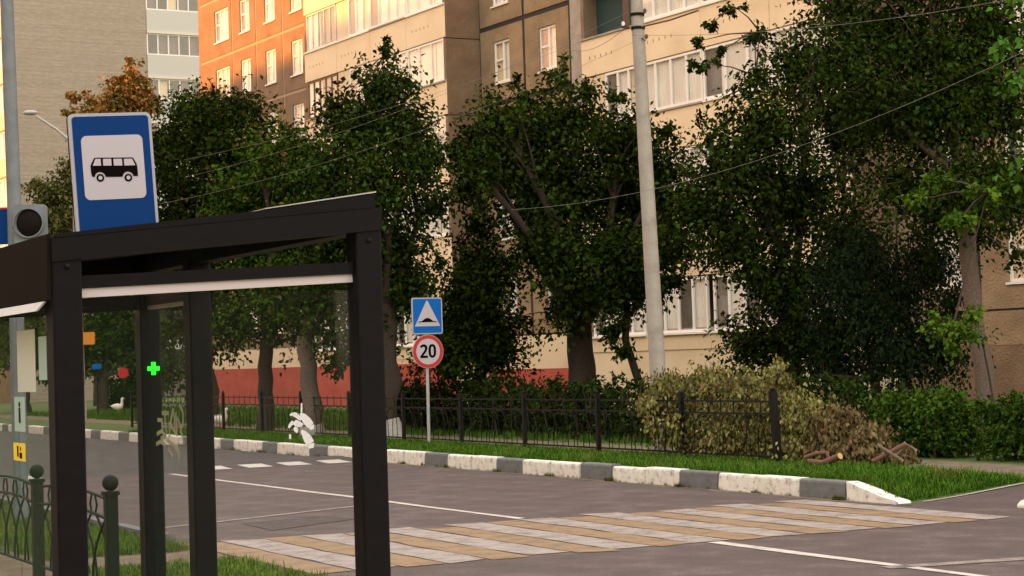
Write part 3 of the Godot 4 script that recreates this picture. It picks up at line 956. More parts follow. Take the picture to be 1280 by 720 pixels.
# ---------------------------------------------------------------- shelter
func shelter() -> void:
	var ca := 9.0; var cb := 2.4
	var S := thing("bus_shelter", "charcoal framed glass bus shelter with sloping roof beside the road", "bus shelter", rd(ca, cb), YAW)
	var P := func(b: float, y: float, a: float) -> Vector3: return Vector3(b - cb, y, -(a - ca))
	var bar := func(p: Vector3, q: Vector3, h: float, w: float) -> SurfaceTool:   # box from p to q
		var st := mb()
		var d := (q - p)
		var z := d.normalized(); var x := Vector3.UP.cross(z).normalized(); var y := z.cross(x)
		box(st, (p + q) / 2, Vector3(w, h, d.length()), Basis(x, y, z))
		return st
	var post := func(b: float, a: float, top: float) -> Node:
		var st := mb()
		prism(st, round_rect(.112, .112, .008, 2), top, Transform3D(Basis(Vector3.RIGHT, -PI / 2), P.call(b, 0.0, a)))
		var p := part(S, "post", st, M.charcoal)
		var bt := mb()
		bx(-.09, .09, 0, .012, -.09, .09, bt)
		for s in [[-1, -1], [-1, 1], [1, -1], [1, 1]]: ball(bt, Vector3(s[0] * .07, .014, s[1] * .07), Vector3.ONE * .012, 8)
		var fp := part(p, "foot_plate", bt, M.charcoal)
		fp.position = P.call(b, 0.0, a)
		return p
	var bl := 1.8185; var br := 3.03; var an := 7.435; var af := 10.55; var am := 9.66
	for q in [[bl, an, 2.27], [br, an, 2.37], [br, am, 2.37], [br, af, 2.37], [bl, af, 2.27]]:
		var p = post.call(q[0], q[1], q[2])
		if q[1] == an:
			var bo := mb()
			ball(bo, P.call(q[0], q[2] - .035 if q[0] < 2 else q[2] - .04, an - .058), Vector3(.011, .011, .008), 10)
			part(p, "bolt", bo, M.iron)
	# sloping beams at both ends, long beams along the sides
	for a in [an, af]:
		var st := mb()
		prism(st, PackedVector2Array([Vector2(1.762 - cb, 2.252), Vector2(3.086 - cb, 2.372), Vector2(3.086 - cb, 2.462), Vector2(1.762 - cb, 2.338)]), .125, Transform3D(Basis.IDENTITY, Vector3(0, 0, -(a - ca) - .0625)))
		part(S, "end_beam", st, M.charcoal)
	part(S, "side_beam", bx(1.77 - cb, 1.87 - cb, 2.25, 2.335, -(af - .07 - ca), -(an + .07 - ca)), M.charcoal)
	part(S, "side_beam", bx(2.985 - cb, 3.08 - cb, 2.365, 2.455, -(af - .07 - ca), -(an + .07 - ca)), M.charcoal)
	# roof sheet, thicker towards the road
	var rf := mb()
	prism(rf, PackedVector2Array([Vector2(1.775 - cb, 2.342), Vector2(2.62 - cb, 2.421), Vector2(3.066 - cb, 2.463), Vector2(3.066 - cb, 2.52), Vector2(2.62 - cb, 2.452), Vector2(1.775 - cb, 2.356)]), af - an + .09, Transform3D(Basis.IDENTITY, Vector3(0, 0, -(af - ca) - .045)))
	part(S, "roof", rf, M.charcoal)
	var re := mb()
	prism(re, PackedVector2Array([Vector2(2.60 - cb, 2.453), Vector2(3.07 - cb, 2.5225), Vector2(3.07 - cb, 2.5275), Vector2(2.60 - cb, 2.457)]), af - an + .10, Transform3D(Basis.IDENTITY, Vector3(0, 0, -(af - ca) - .05)))
	part(S, "roof_trim", re, M.steel)
	# rails that carry the end panes, with the pale strip below
	for a in [an, af]:
		part(S, "pane_rail", bar.call(P.call(1.876, 2.178, a), P.call(2.972, 2.222, a), .046, .06), M.charcoal)
		part(S, "pale_strip", bar.call(P.call(1.878, 2.136, a), P.call(2.970, 2.183, a), .034 if a == an else .03, .04), M.strip if a == an else M.charcoal)
		part(S, "bottom_rail", bar.call(P.call(1.876, .12, a), P.call(2.972, .12, a), .05, .05), M.charcoal)
	part(S, "pane_rail", bar.call(P.call(br, 2.215, am + .058), P.call(br, 2.215, af - .058), .05, .06), M.charcoal)
	part(S, "wing_strip", bar.call(P.call(br, 2.178, am + .058), P.call(br, 2.178, af - .058), .02, .03), M.strip)
	part(S, "bottom_rail", bar.call(P.call(br, .12, am + .058), P.call(br, .12, af - .058), .05, .05), M.charcoal)
	part(S, "bottom_rail", bar.call(P.call(bl, .12, an + .058), P.call(bl, .12, af - .058), .05, .05), M.charcoal)
	# glass
	var g1 := part(S, "end_pane", bx(1.874 - cb, 2.974 - cb, .15, 2.135, -(an - ca) - .004, -(an - ca) + .004), M.shelter_glass)
	part(S, "end_pane", bx(1.874 - cb, 2.974 - cb, .15, 2.135, -(af - ca) - .004, -(af - ca) + .004), M.shelter_glass_green)
	var wing := part(S, "wing_pane", bx(br - cb - .004, br - cb + .004, .15, 2.17, -(af - .06 - ca), -(am + .06 - ca)), M.shelter_glass_green)
	for q in [[an + .06, 8.24], [8.255, 9.4], [9.415, af - .06]]:
		part(S, "back_pane", bx(bl - cb - .004, bl - cb + .004, .15, 2.1, -(q[1] - ca), -(q[0] - ca)), M.shelter_glass_green)
	# fascia of the back with its pale drip edge
	var fa := mb()
	prism(fa, PackedVector2Array([Vector2(1.742 - cb, 2.11), Vector2(1.76 - cb, 2.11), Vector2(1.762 - cb, 2.356), Vector2(1.748 - cb, 2.356)]), af - an + .1, Transform3D(Basis.IDENTITY, Vector3(0, 0, -(af - ca) - .05)))
	part(S, "fascia", fa, M.fascia)
	var fl := mb()
	prism(fl, PackedVector2Array([Vector2(1.742 - cb, 2.108), Vector2(1.752 - cb, 2.108), Vector2(1.717 - cb, 2.072), Vector2(1.707 - cb, 2.072)]), af - an + .06, Transform3D(Basis.IDENTITY, Vector3(0, 0, -(af - ca) - .05)))
	part(S, "drip_edge", fl, M.steel_matt)
	# spray paint
	var rib := func(st: SurfaceTool, pts: Array, ws: Array, conv: Callable, nrm: Vector3) -> void:
		var v := []
		for p in pts: v.append(conv.call(p))
		for i in v.size() - 1:
			var d: Vector3 = (v[i + 1] - v[i]).normalized()
			var sd := d.cross(nrm).normalized()
			var w0: float = ws[i] / 2; var w1: float = ws[i + 1] / 2
			quad(st, v[i] - sd * w0, v[i + 1] - sd * w1, v[i + 1] + sd * w1, v[i] + sd * w0)
	var on_end := func(p: Vector2) -> Vector3:
		var q := on_a(340 + p.x / 10.29, 500 + p.y / 10.29, an - .0055)
		return P.call(q.x, q.y, an - .0055)
	var sp := mb()
	rib.call(sp, [Vector2(230, 195), Vector2(270, 180), Vector2(320, 200), Vector2(350, 235), Vector2(372, 260)], [.006, .016, .02, .014, .006], on_end, Vector3.BACK)
	rib.call(sp, [Vector2(365, 170), Vector2(400, 210), Vector2(450, 270), Vector2(500, 330), Vector2(520, 380)], [.008, .026, .034, .03, .012], on_end, Vector3.BACK)
	rib.call(sp, [Vector2(215, 360), Vector2(240, 310), Vector2(275, 285), Vector2(320, 330), Vector2(370, 335)], [.008, .014, .016, .012, .008], on_end, Vector3.BACK)
	rib.call(sp, [Vector2(290, 350), Vector2(310, 385), Vector2(325, 420)], [.012, .02, .006], on_end, Vector3.BACK)
	rib.call(sp, [Vector2(300, 265), Vector2(345, 290), Vector2(390, 330)], [.008, .014, .016], on_end, Vector3.BACK)
	rib.call(sp, [Vector2(380, 390), Vector2(420, 440), Vector2(460, 500), Vector2(495, 560), Vector2(505, 620)], [.01, .026, .036, .034, .02], on_end, Vector3.BACK)
	rib.call(sp, [Vector2(232, 440), Vector2(234, 500)], [.009, .009], on_end, Vector3.BACK)
	rib.call(sp, [Vector2(380, 40), Vector2(380, 160)], [.006, .008], on_end, Vector3.BACK)
	part(g1, "spray_paint", sp, M.spray)
	var on_wing := func(p: Vector2) -> Vector3:
		var q := on_b(180 + p.x / 7.2, 490 + p.y / 7.2, br - .0055)
		return P.call(br - .0055, q.y, q.x)
	var sg := mb()
	for s in [[[160, 190], [225, 190]], [[190, 165], [188, 270], [205, 370]], [[120, 250], [165, 255]], [[160, 255], [165, 340]], [[225, 420], [240, 270], [262, 150], [275, 260], [280, 385]], [[225, 280], [300, 390]], [[285, 180], [295, 360]], [[315, 110], [350, 180], [352, 280], [325, 345], [355, 420], [360, 475]], [[300, 230], [335, 330]], [[110, 470], [150, 445], [190, 475]], [[205, 430], [260, 470], [300, 530], [322, 600]], [[290, 470], [322, 560]], [[220, 510], [258, 575]], [[115, 380], [160, 350], [200, 400], [150, 420]]]:
		var pv := []; var wv := []
		for p in s:
			pv.append(Vector2(p[0], p[1])); wv.append(.022)
		rib.call(sg, pv, wv, on_wing, Vector3.RIGHT)
	part(wing, "spray_paint", sg, M.spray_thin)
	# notices stuck to the back pane
	var notice := func(called: String, label: String, cat: String, p0: Vector2, p1: Vector2, m: Material) -> Node3D:
		var u := on_b(p0.x, p0.y, bl - .008); var v := on_b(p1.x, p1.y, bl - .008)
		var mid := rd((u.x + v.x) / 2, bl - .008, (u.y + v.y) / 2)
		var o := thing(called, label, cat, mid, YAW, "")
		part(o, "sheet", bx(-.001, .001, -absf(u.y - v.y) / 2, absf(u.y - v.y) / 2, -absf(u.x - v.x) / 2, absf(u.x - v.x) / 2), m)
		return o
	notice.call("timetable_sheet", "tall pale paper sheet stuck on the shelter's back glass", "notice", Vector2(21, 414), Vector2(45, 490), M.paper)
	notice.call("paper_notice", "narrow bluish paper sheet on the back glass next to the post", "notice", Vector2(48, 421), Vector2(59, 475), M.paper_teal)
	var n3: Node3D = notice.call("pictogram_notice", "small pale notice with a dark figure below the paper sheets", "notice", Vector2(18, 496), Vector2(32, 540), M.paper_teal)
	var fg := mb()
	ball(fg, Vector3(-.002, .04, 0), Vector3(.001, .012, .018), 8)
	bx(-.0025, -.0015, -.035, .026, -.016, .016, fg)
	part(n3, "figure", fg, M.charcoal)
	var n4: Node3D = notice.call("yellow_sticker", "small yellow sticker with black marks on the back glass", "sticker", Vector2(17, 553), Vector2(32, 577), M.yellow_sticker)
	var fm := mb()
	bx(-.0025, -.0015, -.02, .024, -.035, -.012, fm)
	bx(-.0025, -.0015, -.026, -.002, .01, .05, fm)
	bx(-.0025, -.0015, .006, .02, .02, .034, fm)
	part(n4, "marks", fm, M.black)
	# reflection of a green cross in the glass, built as a glowing shape
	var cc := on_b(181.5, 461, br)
	var G := thing("cross_reflection", "reflection of a small green cross in the shelter glass, built as a glowing shape", "sign", rd(af - .062, br + .008, cc.y), YAW)
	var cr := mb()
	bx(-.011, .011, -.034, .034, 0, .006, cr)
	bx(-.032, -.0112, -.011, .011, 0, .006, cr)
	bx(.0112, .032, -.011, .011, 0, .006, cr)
	part(G, "cross", cr, M.cross_glow)

func bus_sign() -> void:
	var a := 7.72
	var c := Vector2(2.098, 2.61)
	var B := thing("bus_stop_sign", "blue bus stop sign with a black bus on white, standing on the shelter roof", "road sign", rd(a, c.x, 2.375), YAW)
	var xf := Transform3D(Basis(Vector3.BACK, .052), Vector3(0, c.y - 2.375, 0))
	var put := func(called: String, poly: PackedVector2Array, d: float, z: float, m: Material, parent: Node) -> MeshInstance3D:
		var st := mb()
		prism(st, poly, d, xf * Transform3D(Basis.IDENTITY, Vector3(0, 0, z)))
		return part(parent, called, st, m)
	var board = put.call("plate", round_rect(.330, .495, .022, 5), .018, -.018, M.sign_edge, B)
	put.call("blue_face", round_rect(.306, .471, .014, 5), .0015, .0005, M.blue, board)
	put.call("white_field", round_rect(.246, .252, .022, 6, Vector2(0, .033)), .0015, .0025, M.sign_white, board)
	put.call("back_plate", round_rect(.332, .497, .022, 5), .012, -.031, M.black, B)
	# the bus: traced in a box of 960 by 400 units
	var s := .190 / 960.0
	var o := Vector2(-.094, .075)
	var U := func(pts: Array) -> PackedVector2Array:
		var out := PackedVector2Array()
		for p in pts: out.append(o + Vector2(p[0] - 240.0, -(p[1] - 100.0 + (p[0] - 240.0) * .03)) * s)
		return out
	var arc := func(cx: float, cy: float, r: float, t0: float, t1: float) -> Array:
		var out := []
		for i in 11:
			var t := lerpf(t0, t1, i / 10.0)
			out.append([cx + r * cos(t), cy - r * sin(t)])
		return out
	var body := [[245, 265], [330, 115], [345, 108], [1100, 106], [1120, 118], [1175, 225], [1190, 300], [1190, 480], [1095, 480]]
	body.append_array(arc.call(990, 500, 112, 0.15, PI - .1))
	body.append_array([[860, 492], [545, 492]])
	body.append_array(arc.call(425, 505, 112, 0.15, PI - .1))
	body.append_array([[300, 492], [262, 480], [248, 400]])
	var pic = put.call("bus_symbol", U.call(body), .001, .0045, M.black, board)
	for w in [[[290, 268], [350, 133], [455, 133], [455, 268]], [[500, 133], [668, 133], [668, 268], [500, 268]], [[712, 133], [885, 133], [885, 268], [712, 268]], [[925, 133], [1090, 133], [1148, 262], [925, 268]]]:
		put.call("bus_window", U.call(w), .0008, .0058, M.sign_white, pic)
	for cx in [425, 990]:
		var q: PackedVector2Array = U.call([[cx, 510]])
		put.call("bus_wheel", disc(78 * s, 24, q[0]), .001, .0046, M.black, pic)
		put.call("bus_hub", disc(40 * s, 20, q[0]), .0008, .0060, M.sign_white, pic)
	for x in [-.1, .1]:
		var st := mb()
		tube(st, [Vector3(x, -.02, -.045), Vector3(x, .4, -.045)], [.014, .014], 8)
		part(B, "mounting_tube", st, M.charcoal)

func signs() -> void:
	# speed hump sign above a speed limit on one post
	var base := rd(36.26, 16.06, .2)
	var S := thing("road_sign_post", "blue speed hump sign above a round 20 limit sign on one post", "road sign", base, YAW)
	var st := mb()
	tube(st, [Vector3(0, -.1, -.03), Vector3(.02, 2.9, -.03)], [.032, .032], 12)
	part(S, "post", st, M.steel_matt)
	var disc_c := Vector3(.015, 1.86, .02)
	st = mb()
	prism(st, disc(.335, 48), .02, Transform3D(Basis.IDENTITY, disc_c + Vector3(0, 0, -.02)))
	var d := part(S, "limit_disc", st, M.sign_edge)
	st = mb()
	ring(st, .255, .325, .003, Transform3D(Basis.IDENTITY, disc_c + Vector3(0, 0, .0015)), 48)
	part(d, "red_ring", st, M.red_sign)
	st = mb()
	prism(st, disc(.256, 48), .002, Transform3D(Basis.IDENTITY, disc_c + Vector3(0, 0, .001)))
	part(d, "white_field", st, M.sign_white)
	var tm := text_mesh("20", .34, .004)
	placed(d, "numerals", tm, M.black, Transform3D(Basis.from_scale(Vector3(1.0, 1.08, 1)), disc_c + Vector3(0, 0, .0065)))
	var bc := Vector3(.02, 2.565, .02)
	st = mb()
	prism(st, round_rect(.66, .725, .045, 5), .02, Transform3D(Basis.IDENTITY, bc + Vector3(0, 0, -.02)))
	var b := part(S, "hump_plate", st, M.sign_edge)
	st = mb()
	prism(st, round_rect(.61, .675, .03, 5), .002, Transform3D(Basis.IDENTITY, bc + Vector3(0, 0, .001)))
	part(b, "blue_face", st, M.blue_bright)
	st = mb()
	prism(st, PackedVector2Array([Vector2(-.275, -.205), Vector2(.275, -.205), Vector2(.012, .30), Vector2(-.012, .30)]), .002, Transform3D(Basis.IDENTITY, bc + Vector3(0, 0, .0045)))
	part(b, "white_triangle", st, M.sign_white)
	st = mb()
	var hp := PackedVector2Array([Vector2(-.2, -.125), Vector2(.2, -.125), Vector2(.2, -.11)])
	for i in 11: hp.append(Vector2(.125 - .025 * i, -.11 + .065 * sin(PI * i / 10.0) + .004))
	hp.append(Vector2(-.2, -.11))
	prism(st, hp, .002, Transform3D(Basis.IDENTITY, bc + Vector3(0, 0, .008)))
	part(b, "hump_symbol", st, M.black)
	for y in [1.86, 2.4, 2.75]:
		st = mb()
		bx(-.06, .08, y - .015, y + .015, -.066, -.004, st)
		part(S, "clamp", st, M.steel)

# ---------------------------------------------------------------- poles and wires
func poles_and_wires() -> void:
	# concrete pole behind the fence
	var bottom := at(834, 560, 33.0); bottom.y = .2
	var t0 := at(822, 460, 33.0); var t1 := at(795.5, 0, 33.2)
	var up := t1 + (t1 - t0) * .18
	var foot := t0 + (t0 - t1) * ((t0.y - .1) / (t1.y - t0.y))
	var Pl := thing("concrete_pole", "tall pale concrete utility pole rising from the cut branches", "utility pole", foot)
	var st := mb()
	var pts := []; var rs := []
	for i in 13:
		var f := i / 12.0
		pts.append((foot.lerp(up, f)) - foot); rs.append(lerpf(.142, .098, f))
	tube(st, pts, rs, 20)
	part(Pl, "shaft", st, M.concrete)
	st = mb()
	for h in [3.04, 3.05]:
		var c := foot.lerp(up, (at(818, 352, 33).y - foot.y) / (up.y - foot.y)) - foot
		tube(st, [c + Vector3(0, -.012, 0), c + Vector3(0, .012, 0)], [.128, .128], 20)
		break
	part(Pl, "joint_band", st, M.concrete)
	for py in [16, 33]:
		var c := foot.lerp(up, (at(797, py, 33).y - foot.y) / (up.y - foot.y)) - foot
		st = mb()
		tube(st, [c + Vector3(0, -.025, 0), c + Vector3(0, .025, 0)], [.117, .117], 20)
		part(Pl, "clamp_band", st, M.iron)
	# crossbar with insulators on the far side, hooks on the near
	st = mb()
	var ab := at(784, 36, 33.2) - foot; var at_ := at(783, -30, 33.2) - foot
	box(st, (ab + at_) / 2 + Vector3(-.02, 0, 0), Vector3(.10, (at_ - ab).length(), .07))
	part(Pl, "bracket", st, M.rust)
	st = mb()
	tube(st, [at(802, 33.5, 33.05) - foot, at(838, 25, 32.6) - foot, at(873, 13, 32.2) - foot], [.014, .014, .013], 6)
	part(Pl, "stay_arm", st, M.rust)
	for q in [[806, 14], [808, 46], [779, 30]]:
		st = mb()
		var c := at(q[0], q[1], 33.05) - foot
		tube(st, [c + Vector3(-.08 if q[0] > 790 else .05, -.02, 0), c + Vector3(-.02, -.07, 0), c + Vector3(0, -.02, 0)], [.008, .008, .008], 6)
		var hk := part(Pl, "hook", st, M.iron)
		st = mb()
		tube(st, [c + Vector3(0, -.03, 0), c + Vector3(0, 0, 0), c + Vector3(0, .03, 0), c + Vector3(0, .045, 0)], [.02, .032, .026, .01], 10)
		part(hk, "insulator", st, M.rust if q[0] > 790 else M.plaster_white)
	# wires
	var wire := func(label: String, p: Vector3, q: Vector3, sag: float, rad: float, m: Material) -> void:
		rad *= .42
		var o := thing("overhead_wire", label, "wire", p)
		var s := mb()
		var v := []
		for i in 17:
			var f := i / 16.0
			v.append(p.lerp(q, f) - p + Vector3(0, -sag * 4 * f * (1 - f), 0))
		tube(s, v, even(rad, 17), 5)
		part(o, "cable", s, m)
	wire.call("pale overhead wire crossing the crown of the tallest trees at the top edge", at(790, 44, 33.05), at(1300, -8, 26), .16, .007, M.wire_pale)
	wire.call("pale overhead wire climbing through the dark tree toward the upper corner", at(640, 262, 31), at(1300, 55, 20), .35, .006, M.wire_pale)
	wire.call("thin wire from the balcony bracket to the concrete pole", at(690, 43, 70), at(784, 33, 33.1), .5, .012, M.wire)
	wire.call("thin overhead wire passing in front of the tall leafy tree, upper one", at(230, 222, 40), at(784, 16, 33.1), .25, .006, M.wire_pale)
	wire.call("thin overhead wire passing in front of the tall leafy tree, lower one", at(230, 200, 40), at(784, 30, 33.1), .2, .006, M.wire_pale)
	wire.call("lowest thin wire sagging between the left trees and the pole", at(200, 255, 38), at(806, 46, 33.05), .3, .006, M.wire_pale)
	# grey steel pole with a signal head by the near kerb
	var zb := 25.0
	var fp := at(21, 400, zb); fp.y = 0
	var T := thing("signal_pole", "thick grey steel pole carrying a round black signal head", "pole", fp)
	st = mb()
	tube(st, [Vector3(0, -.05, 0), Vector3(0, 4, 0), Vector3(-.06, 8.2, 0)], [.095, .088, .080], 20)
	part(T, "shaft", st, M.pole_paint)
	var hc := at(36.5, 281, zb - .25) - fp
	st = mb()
	prism(st, round_rect(.40, .50, .04, 4), .16, Transform3D(Basis(Vector3.UP, .12), hc + Vector3(0, 0, -.12)))
	var hd := part(T, "signal_housing", st, M.pole_paint)
	st = mb()
	var hx := Transform3D(Basis(Vector3.UP, .12), hc + Vector3(0, .02, .042))
	ring(st, .172, .186, .045, hx, 32)
	part(hd, "visor", st, M.pole_paint)
	st = mb()
	ball(st, hc + Vector3(.0, .02, .035), Vector3(.172, .172, .045), 28)
	part(hd, "lens", st, M.lens)
	st = mb()
	bx(0, .06, hc.y - .03, hc.y + .03, -.03, .1, st)
	part(T, "bracket", st, M.iron)
	# blue board on the same pole
	var bc := at(-6, 284, zb + .1)
	var D := thing("blue_board", "dark blue board with a red top edge beside the steel pole", "sign", bc)
	part(D, "board", bx(-.5, .17, -.22, .22, -.02, .02), M.blue)
	part(D, "top_edge", bx(-.5, .17, .222, .245, -.022, .022), M.red_sign)
	# street lamp on a concrete post far down the road
	var lp := Vector3(-14.82, .2, -68.47)
	var L := thing("street_lamp", "distant street lamp with a long arm, above the small orange box", "street lamp", lp)
	st = mb()
	var lt := at(92, 176, 68.4) - lp
	tube(st, [Vector3(0, -.1, 0), lt * .5, lt], [.15, .12, .09], 12)
	part(L, "post", st, M.concrete)
	st = mb()
	tube(st, [Vector3(0, -.1, 0) , lt * .13], [.156, .149], 12)
	part(L, "white_foot", st, M.whitewash)
	st = mb()
	tube(st, [lt - Vector3(0, .1, 0), at(70, 161, 68.4) - lp, at(45, 145, 68.4) - lp], [.05, .045, .04], 8)
	part(L, "arm", st, M.steel_matt)
	st = mb()
	var lh := at(38, 141, 68.4) - lp
	ball(st, lh, Vector3(.26, .09, .14), 14)
	part(L, "lamp_head", st, M.steel_matt)
	var ob := at(111.5, 423, 68.1)
	var O := thing("orange_box", "small orange box fixed to the distant lamp post", "box", ob)
	st = mb()
	prism(st, round_rect(.40, .42, .05, 3), .12, Transform3D(Basis.IDENTITY, Vector3.ZERO))
	part(O, "case", st, M.orange)
	part(O, "strap", bx(-.22, .1, -.03, .03, -.06, -.002), M.steel_matt)
	for q in [["blue_sign", "small blue sign low in front of far trees", 121, 458, M.blue_bright, .17, .10, false], ["red_sign", "small round red sign beside the far bush", 154, 466, M.red_sign, .2, .2, true]]:
		var c := at(q[2], q[3], 74.0)
		var g := Vector3(c.x, .2, c.z)
		var N := thing(q[0], q[1], "sign", g)
		st = mb()
		prism(st, disc(q[5], 24) if q[7] else round_rect(q[5] * 2, q[6] * 2, .03, 3), .03, Transform3D(Basis.IDENTITY, c - g))
		part(N, "plate", st, q[4])
		st = mb()
		tube(st, [Vector3(0, -.05, -.02), c - g + Vector3(0, 0, -.02)], [.02, .02], 6)
		part(N, "post", st, M.iron)

# ---------------------------------------------------------------- fences
func fences() -> void:
	# lawn fence across the road
	var F := thing("lawn_fence", "low black metal fence with hooped bars along the far lawn", "fence", rd(37, 16.2, .2), YAW)
	var as_ := [24.21, 26.85, 29.57, 32.33, 35.05, 37.86, 40.88, 43.9, 46.65, 49.64, 52.5, 55.4, 58.3]
	var Z := func(a: float) -> float: return -(a - 37.0)
	var pm := bx(-.033, .033, -.1, 1.03, -.033, .033)
	ball(pm, Vector3(0, 1.05, 0), Vector3(.034, .03, .034), 8)
	var post := pm.commit()
	for i in as_.size():
		var lean := .0
		var fat := 1.0
		if i == 0: lean = .05; fat = 1.4
		placed(F, "post", post, M.iron, Transform3D(Basis(Vector3.BACK, lean) * Basis.from_scale(Vector3(fat, 1.05 if i == 0 else 1.0, fat)), Vector3(0, 0, Z.call(as_[i]))))
	for i in as_.size() - 1:
		var z0: float = Z.call(as_[i]); var z1: float = Z.call(as_[i + 1])
		for y in [.92, .74, .12]:
			part(F, "rail", bx(-.012, .012, y - .013, y + .013, z1 + .03, z0 - .03), M.iron)
		var n := 7
		var hoop := mb()
		var w := (z0 - z1 - .1) / n
		var hp := []
		for k in 13:
			var t := PI * k / 12.0
			hp.append(Vector3(0, .12 + .60 * pow(sin(t), .55), -cos(t) * w * .72))
		tube(hoop, hp, even(.008, 13), 5)
		var hm := hoop.commit()
		for k in n:
			placed(F, "hoop", hm, M.iron, Transform3D(Basis.IDENTITY, Vector3(.012 if k % 2 else -.012, 0, z1 + .05 + w * (k + .5))))
		for k in n + 1:
			part(F, "picket", bx(-.006, .006, .75, .97, z1 + .05 + w * k - .006, z1 + .05 + w * k + .006), M.iron)
	# ornate fence on the near verge with ball topped posts
	var N := thing("ornate_fence", "black ornate fence with ball topped posts near the shelter", "fence", rd(17, 4.2, 0), YAW)
	var za := func(a: float) -> float: return -(a - 17.0)
	var pb := mb()
	prism(pb, round_rect(.10, .10, .012, 2), .90, Transform3D(Basis(Vector3.RIGHT, -PI / 2), Vector3(0, -.02, 0)))
	prism(pb, round_rect(.125, .125, .012, 2), .03, Transform3D(Basis(Vector3.RIGHT, -PI / 2), Vector3(0, .86, 0)))
	var pbm := pb.commit()
	var bb := mb()
	ball(bb, Vector3(0, .957, 0), Vector3.ONE * .066, 18)
	var bbm := bb.commit()
	var spots := [15.8, 18.35, 20.6]
	for a in spots:
		var p := placed(N, "post", pbm, M.iron, Transform3D(Basis.IDENTITY, Vector3(0, 0, za.call(a))))
		part(p, "ball_cap", bbm, M.iron)
	for i in spots.size() - 1:
		var z0: float = za.call(spots[i]) - .05; var z1: float = za.call(spots[i + 1]) + .05
		for y in [.82, .66, .10]:
			var st := mb()
			var pts := []
			for k in 9:
				var f := k / 8.0
				pts.append(Vector3(0, y + (.05 * sin(f * PI) if y > .5 else 0.0), lerpf(z0, z1, f)))
			tube(st, pts, even(.014, 9), 6)
			part(N, "rail", st, M.iron)
		var n := 10
		for k in n:
			var zc := lerpf(z0, z1, (k + .5) / n); var w := absf(z1 - z0) / n
			var st := mb()
			tube(st, [Vector3(0, .68, zc - w * .3), Vector3(0, .76, zc - w * .05), Vector3(0, .84, zc - w * .3)] if k % 2 else [Vector3(0, .68, zc + w * .3), Vector3(0, .76, zc + w * .05), Vector3(0, .84, zc + w * .3)], even(.009, 3), 5)
			part(N, "scroll", st, M.iron)
		for k in 5:
			var zc := lerpf(z0, z1, (k + .5) / 5); var w := absf(z1 - z0) / 5
			for s in [-1, 1]:
				var st := mb()
				var pts := []
				for j in 9:
					var f := j / 8.0
					pts.append(Vector3(s * .006, .10 + .57 * f, zc + s * w * .95 * (1 - pow(f, 2.2)) - s * w * .35))
				tube(st, pts, even(.011, 9), 5)
				part(N, "curved_bar", st, M.iron)

